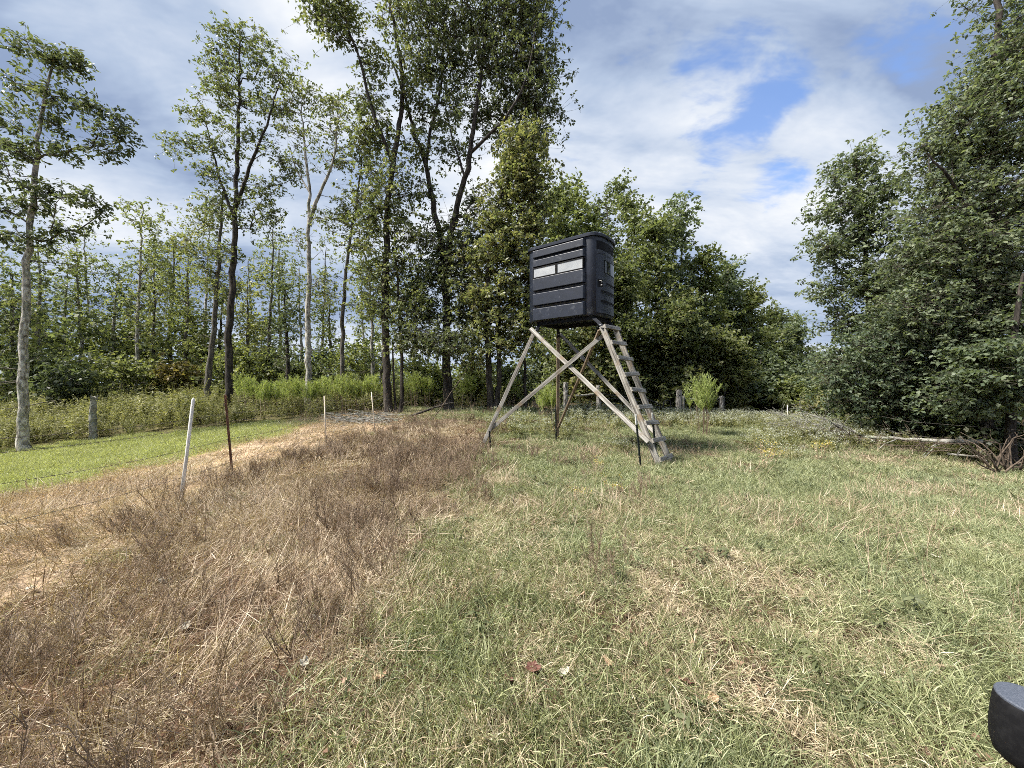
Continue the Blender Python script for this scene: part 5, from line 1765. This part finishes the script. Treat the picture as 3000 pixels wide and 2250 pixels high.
# sticks under the leaning oak: too many and thin to count
mb = MB()
for i in range(150):
    c = W(rsn.uniform(970, 1160), 1225, 13.6 + rsn.normal(0, .5))
    c = gnd(c, abs(rsn.normal(0, .10)) + .02)
    a = rsn.normal(.25, .7)
    L = rsn.uniform(.3, 1.1)
    d = np.array((math.cos(a), math.sin(a) * .5, rsn.normal(0, .16))) * L
    mb.tube([c - d / 2, c + rsn.normal(0, .04, 3), c + d / 2], [.014, .012, .006], 4)
props(mb.build('stick_pile', M['dead_wood']), 'heap of bleached sticks under the leaning oak', kind='stuff')

# ------------------------------------------------------------------ feathery plants


def fennel_meshes(seed, h, stems, wide):
    rs = np.random.RandomState(seed)
    qs, qf = QB(), QB()
    for s in range(stems):
        a = rs.uniform(0, 6.283)
        sp = rs.uniform(.1, 1) * wide
        top = np.array((math.cos(a) * sp, math.sin(a) * sp, h * rs.uniform(.72, 1.0)))
        b = np.array((math.cos(a), math.sin(a), 0)) * rs.uniform(0, .34)
        t = np.linspace(0, 1, 7)[:, None]
        P = b + (top - b) * t
        P[:, :2] += (t * (1 - t)) * rs.normal(0, .1, 2) - (t * (1 - t)) * (top[:2] - b[:2]) * .55
        V, Q = tube(P, np.linspace(.006, .0025, 7), 4)
        qs.add(V, Q, rs.uniform(0, 1))
        nb = 46
        tt = rs.uniform(.50, 1, nb) ** .9
        base = b + (top - b) * tt[:, None]
        base[:, :2] += (tt * (1 - tt))[:, None] * (-(top[:2] - b[:2]) * .55)
        az = rs.uniform(0, 6.283, nb)
        L = rs.uniform(.12, .28, nb) * (1.25 - .6 * tt)
        d0 = np.stack((np.cos(az) * .6, np.sin(az) * .6, np.full(nb, 1.0)), 1)
        d0 /= np.linalg.norm(d0, axis=1, keepdims=True)
        for i in range(nb):
            P2 = base[i] + d0[i][None] * (np.linspace(0, 1, 4) * L[i])[:, None]
            P2[:, 2] += np.linspace(0, 1, 4) ** 2 * L[i] * .15
            V, Q = ribbon(P2, np.array((.003, .006, .005, .001)), rs.normal(0, 1, 3))
            qf.add(V, Q, rs.uniform(0, 1))
            for _ in range(5):
                p = P2[0] + (P2[-1] - P2[0]) * rs.uniform(.2, 1)
                d = d0[i] + rs.normal(0, .45, 3)
                d /= np.linalg.norm(d)
                V, Q = ribbon(p + d[None] * (np.linspace(0, 1, 3) * L[i] * .45)[:, None], np.array((.003, .004, .0008)), rs.normal(0, 1, 3))
                qf.add(V, Q, rs.uniform(0, 1))
    return qs.mesh('stems'), qf.mesh('foliage')


FEN = [fennel_meshes(900, 1.5, 15, .5), fennel_meshes(901, 1.2, 12, .42), fennel_meshes(902, 1.35, 13, .5)]
for a, b in FEN:
    a.materials.append(M['dead_weed'])
    b.materials.append(M['fennel'])


def fennel(px, py_base, dep, kind, s, label, grp='feathery fennel plants'):
    p = gnd(W(px, py_base, dep))
    r = empty('fennel_plant', p, label, 'plant', grp)
    r.scale = (s, s, s)
    r.rotation_euler = (0, 0, px * .37)
    link('stems', FEN[kind][0], None, r)
    link('foliage', FEN[kind][1], None, r)


fennel(2062, 1268, 12.3, 0, 1.22, 'tall lone yellow green fennel plant in front of the timber fence brace')
fennel(1608, 1240, 12.8, 1, 1.15, 'bright fennel plant behind the stand\'s back leg')
for i, (px, dp, s, lab) in enumerate(((725, 16.2, 1.15, 'leftmost fennel clump of the thicket, beside the rusty post'), (775, 15.6, 1.25, 'tall fennel clump right of the leftmost one in the thicket'), (822, 15.8, 1.1, 'fennel clump before the ivy covered trunk'),
                                      (862, 15.2, 1.15, 'fennel clump left of the forked pale tree'), (915, 15.2, 1.2, 'fennel clump at the foot of the forked pale tree'), (958, 15.5, 1.2, 'fennel clump between the two thin fence posts'),
                                      (1005, 15.4, 1.1, 'fennel clump at the foot of the slim leaning tree'), (1050, 15.6, 1.15, 'fennel clump right of the slim leaning tree'), (1095, 16.2, 1.2, 'fennel clump behind the stick pile'), (1215, 17, 1.1, 'pale fennel between leaning oak and biggest oak'),
                                      (1255, 17.6, 1.2, 'fennel left of the biggest oak trunk'), (1375, 17.5, 1.15, 'fennel right of the biggest oak trunk'), (1500, 17.5, 1.0, 'dim fennel right of the double trunked tree'))):
    fennel(px, 1220, dp, i % 3, s * .92, lab)

# yellow flowered weeds
YF = []
for i in range(3):
    me = leafy_weed(950 + i, .5, 10, .05, flower_n=14, stems=9, fsize=.010)
    me.materials.append(M['straw_dark'])
    me.materials.append(M['petal_yellow'])
    YF.append(me)


def split_mat(me, nm):
    """stems and flowers of a weed as two meshes"""
    n = len(me.polygons)
    mi = np.empty(n, np.int32)
    me.polygons.foreach_get('material_index', mi)
    v = np.empty(len(me.vertices) * 3)
    me.vertices.foreach_get('co', v)
    q = np.empty(n * 4, np.int32)
    me.loops.foreach_get('vertex_index', q)
    cv = np.empty(n)
    me.attributes['cv'].data.foreach_get('value', cv)
    out = []
    for k in (0, 1):
        qq = q.reshape(-1, 4)[mi == k]
        u_, inv = np.unique(qq, return_inverse=True)
        out.append(quad_mesh(nm[k], v.reshape(-1, 3)[u_], inv.reshape(-1, 4), cv[mi == k]))
        out[-1].materials.append(me.materials[k])
    return out


YS = [split_mat(m_, ('stems', 'flowers')) for m_ in YF]
for px, py, dp, k, s, lab in ((2235, 1385, 7.6, 0, .95, 'yellow flowered weed clump nearest the ladder\'s right'), (2270, 1372, 8.1, 1, .8, 'smaller yellow flowered clump just behind the nearest one'), (2405, 1345, 9.0, 2, 1.0, 'yellow flowered clump before the fallen tree'),
                              (1750, 1390, 6.9, 1, .55, 'tiny yellow flowers in grass left of the ladder foot'), (1790, 1500, 4.9, 0, .6, 'sparse yellow flowered stalks in the open grass'), (1700, 1510, 4.7, 2, .5, 'low yellow flowered sprig left of the sparse stalks')):
    r = empty('yellow_flower_plant', gnd(W(px, py, dp)), lab, 'plant', 'yellow flowered weeds in the field')
    r.scale = (s, s, s)
    r.rotation_euler = (0, 0, px)
    for me in YS[k]:
        link(me.name.split('.')[0], me, None, r)['kind'] = 'stuff'

# ------------------------------------------------------------------ fallen leaves in the grass


def lobed_leaf(seed, size, lobes, mat, label, px, py, dp):
    rs = np.random.RandomState(seed)
    c = gnd(W(px, py, dp), .035)
    n = 40
    v, f = [(0, 0, 0)], []
    curl = rs.uniform(.25, .6)
    for i in range(n):
        a = 2 * math.pi * i / n
        r = size * (.72 + .26 * abs(math.cos(a * lobes / 2)) ** 1.3 + rs.normal(0, .03)) * (1.25 if abs(a - math.pi) > 2.4 else 1)
        x, y = r * math.cos(a), r * math.sin(a) * .8
        v.append((x, y, curl * (y * y + .5 * x * x) / size + rs.normal(0, .003)))
    for i in range(n):
        f.append((0, 1 + i, 1 + (i + 1) % n))
    me = bpy.data.meshes.new('dead_leaf')
    me.from_pydata(v, [], f)
    o = link('dead_leaf', me, M[mat])
    o.location = c
    o.rotation_euler = (rs.normal(.25, .25), rs.normal(0, .3), rs.uniform(0, 6.28))
    sd = o.modifiers.new('thickness', 'SOLIDIFY')
    sd.thickness = .0012
    props(o, label, 'leaf', 'dead leaves fallen in the grass')


for i, (px, py, sz, lb, mt, lab) in enumerate(((1702, 1772, .045, 5, 'dry_leaf', 'pinkish tan curled leaf alone in the middle of the grass'), (1782, 1965, .04, 3, 'dry_leaf', 'pale tan folded leaf below the pinkish tan one'), (2085, 2060, .045, 3, 'dry_leaf', 'orange tan leaf low in the right hand grass'),
                                               (545, 1850, .05, 7, 'pale_leaf', 'pale greenish lobed leaf in the brown thatch'), (475, 1698, .045, 5, 'pale_leaf', 'whitish lobed leaf on the bare patch of the left slope'), (928, 1842, .04, 4, 'pale_leaf', 'small white leaf at the edge of brown and green'),
                                               (1110, 1765, .04, 4, 'pale_leaf', 'pale leaf on the dark bare spot left of the middle'), (1115, 2005, .04, 2, 'dry_leaf', 'narrow tan leaf near the bottom left of the middle'), (1650, 1990, .04, 2, 'pale_leaf', 'greyish narrow leaf left of the folded leaf'),
                                               (890, 1970, .04, 4, 'pale_leaf', 'whitish scrap of leaf low in the left weeds'), (300, 2020, .04, 3, 'dry_leaf', 'pinkish leaf low at the left'), (1560, 1975, .05, 5, 'red_leaf', 'dark red leaf in the lower middle'), (1490, 2010, .045, 5, 'red_leaf', 'maroon leaf left of the dark red one'),
                                               (2010, 2020, .05, 5, 'red_leaf', 'dark red leaf beside the orange tan leaf'), (90, 1715, .045, 2, 'pale_leaf', 'long pale leaf at the left edge'), (2740, 1620, .035, 2, 'pale_leaf', 'pale scrap of leaf on the right slope'))):
    dp = EYE * F / (py - 1125)
    lobed_leaf(1000 + i, sz * .8, lb, mt, lab, px, py, dp)

# ------------------------------------------------------------------ black round housing at the lower right corner
hs = empty('black_housing', (1.32, .86, h1(1.32, .86)), 'black rounded plastic housing with flat grey top at the lower right corner', 'housing')
o_ = Vector(hs.location)
axis = Vector((0.02, -.05, 1)).normalized()
Rm = axis.to_track_quat('Z', 'Y').to_matrix().to_4x4()
top_c = Vector(W(3016, 2054, .90))
Mt = Matrix.Translation(top_c - o_) @ Rm
MB().lathe([(.012, -.156), (.036, -.152), (.048, -.140), (.055, -.115), (.0575, -.08), (.0565, -.04), (.0550, -.012), (.0535, -.004), (.0520, -.002)], 40, Mt).build('body', M['plastic_black'], hs, True)
MB().lathe([(.0525, -.004), (.053, .001), (.051, .004), (.02, .0045)], 40, Mt).build('cap', noise_mat('cap_grey', [(0.35, (.045, .055, .075)), (0.65, (.085, .095, .12))], 260, rough=.7, bump=.3, dist=.0006), hs)
pb = Vector((top_c.x + .05, top_c.y + .02, top_c.z - .1)) - o_
MB().tube([pb, pb + Vector((.12, .0, -.02)), pb + Vector((.2, 0, -.12)), Vector((pb.x + .22, pb.y, -.05))], [.018, .018, .02, .022], 10).build('bracket', M['plastic_black'], hs, True)
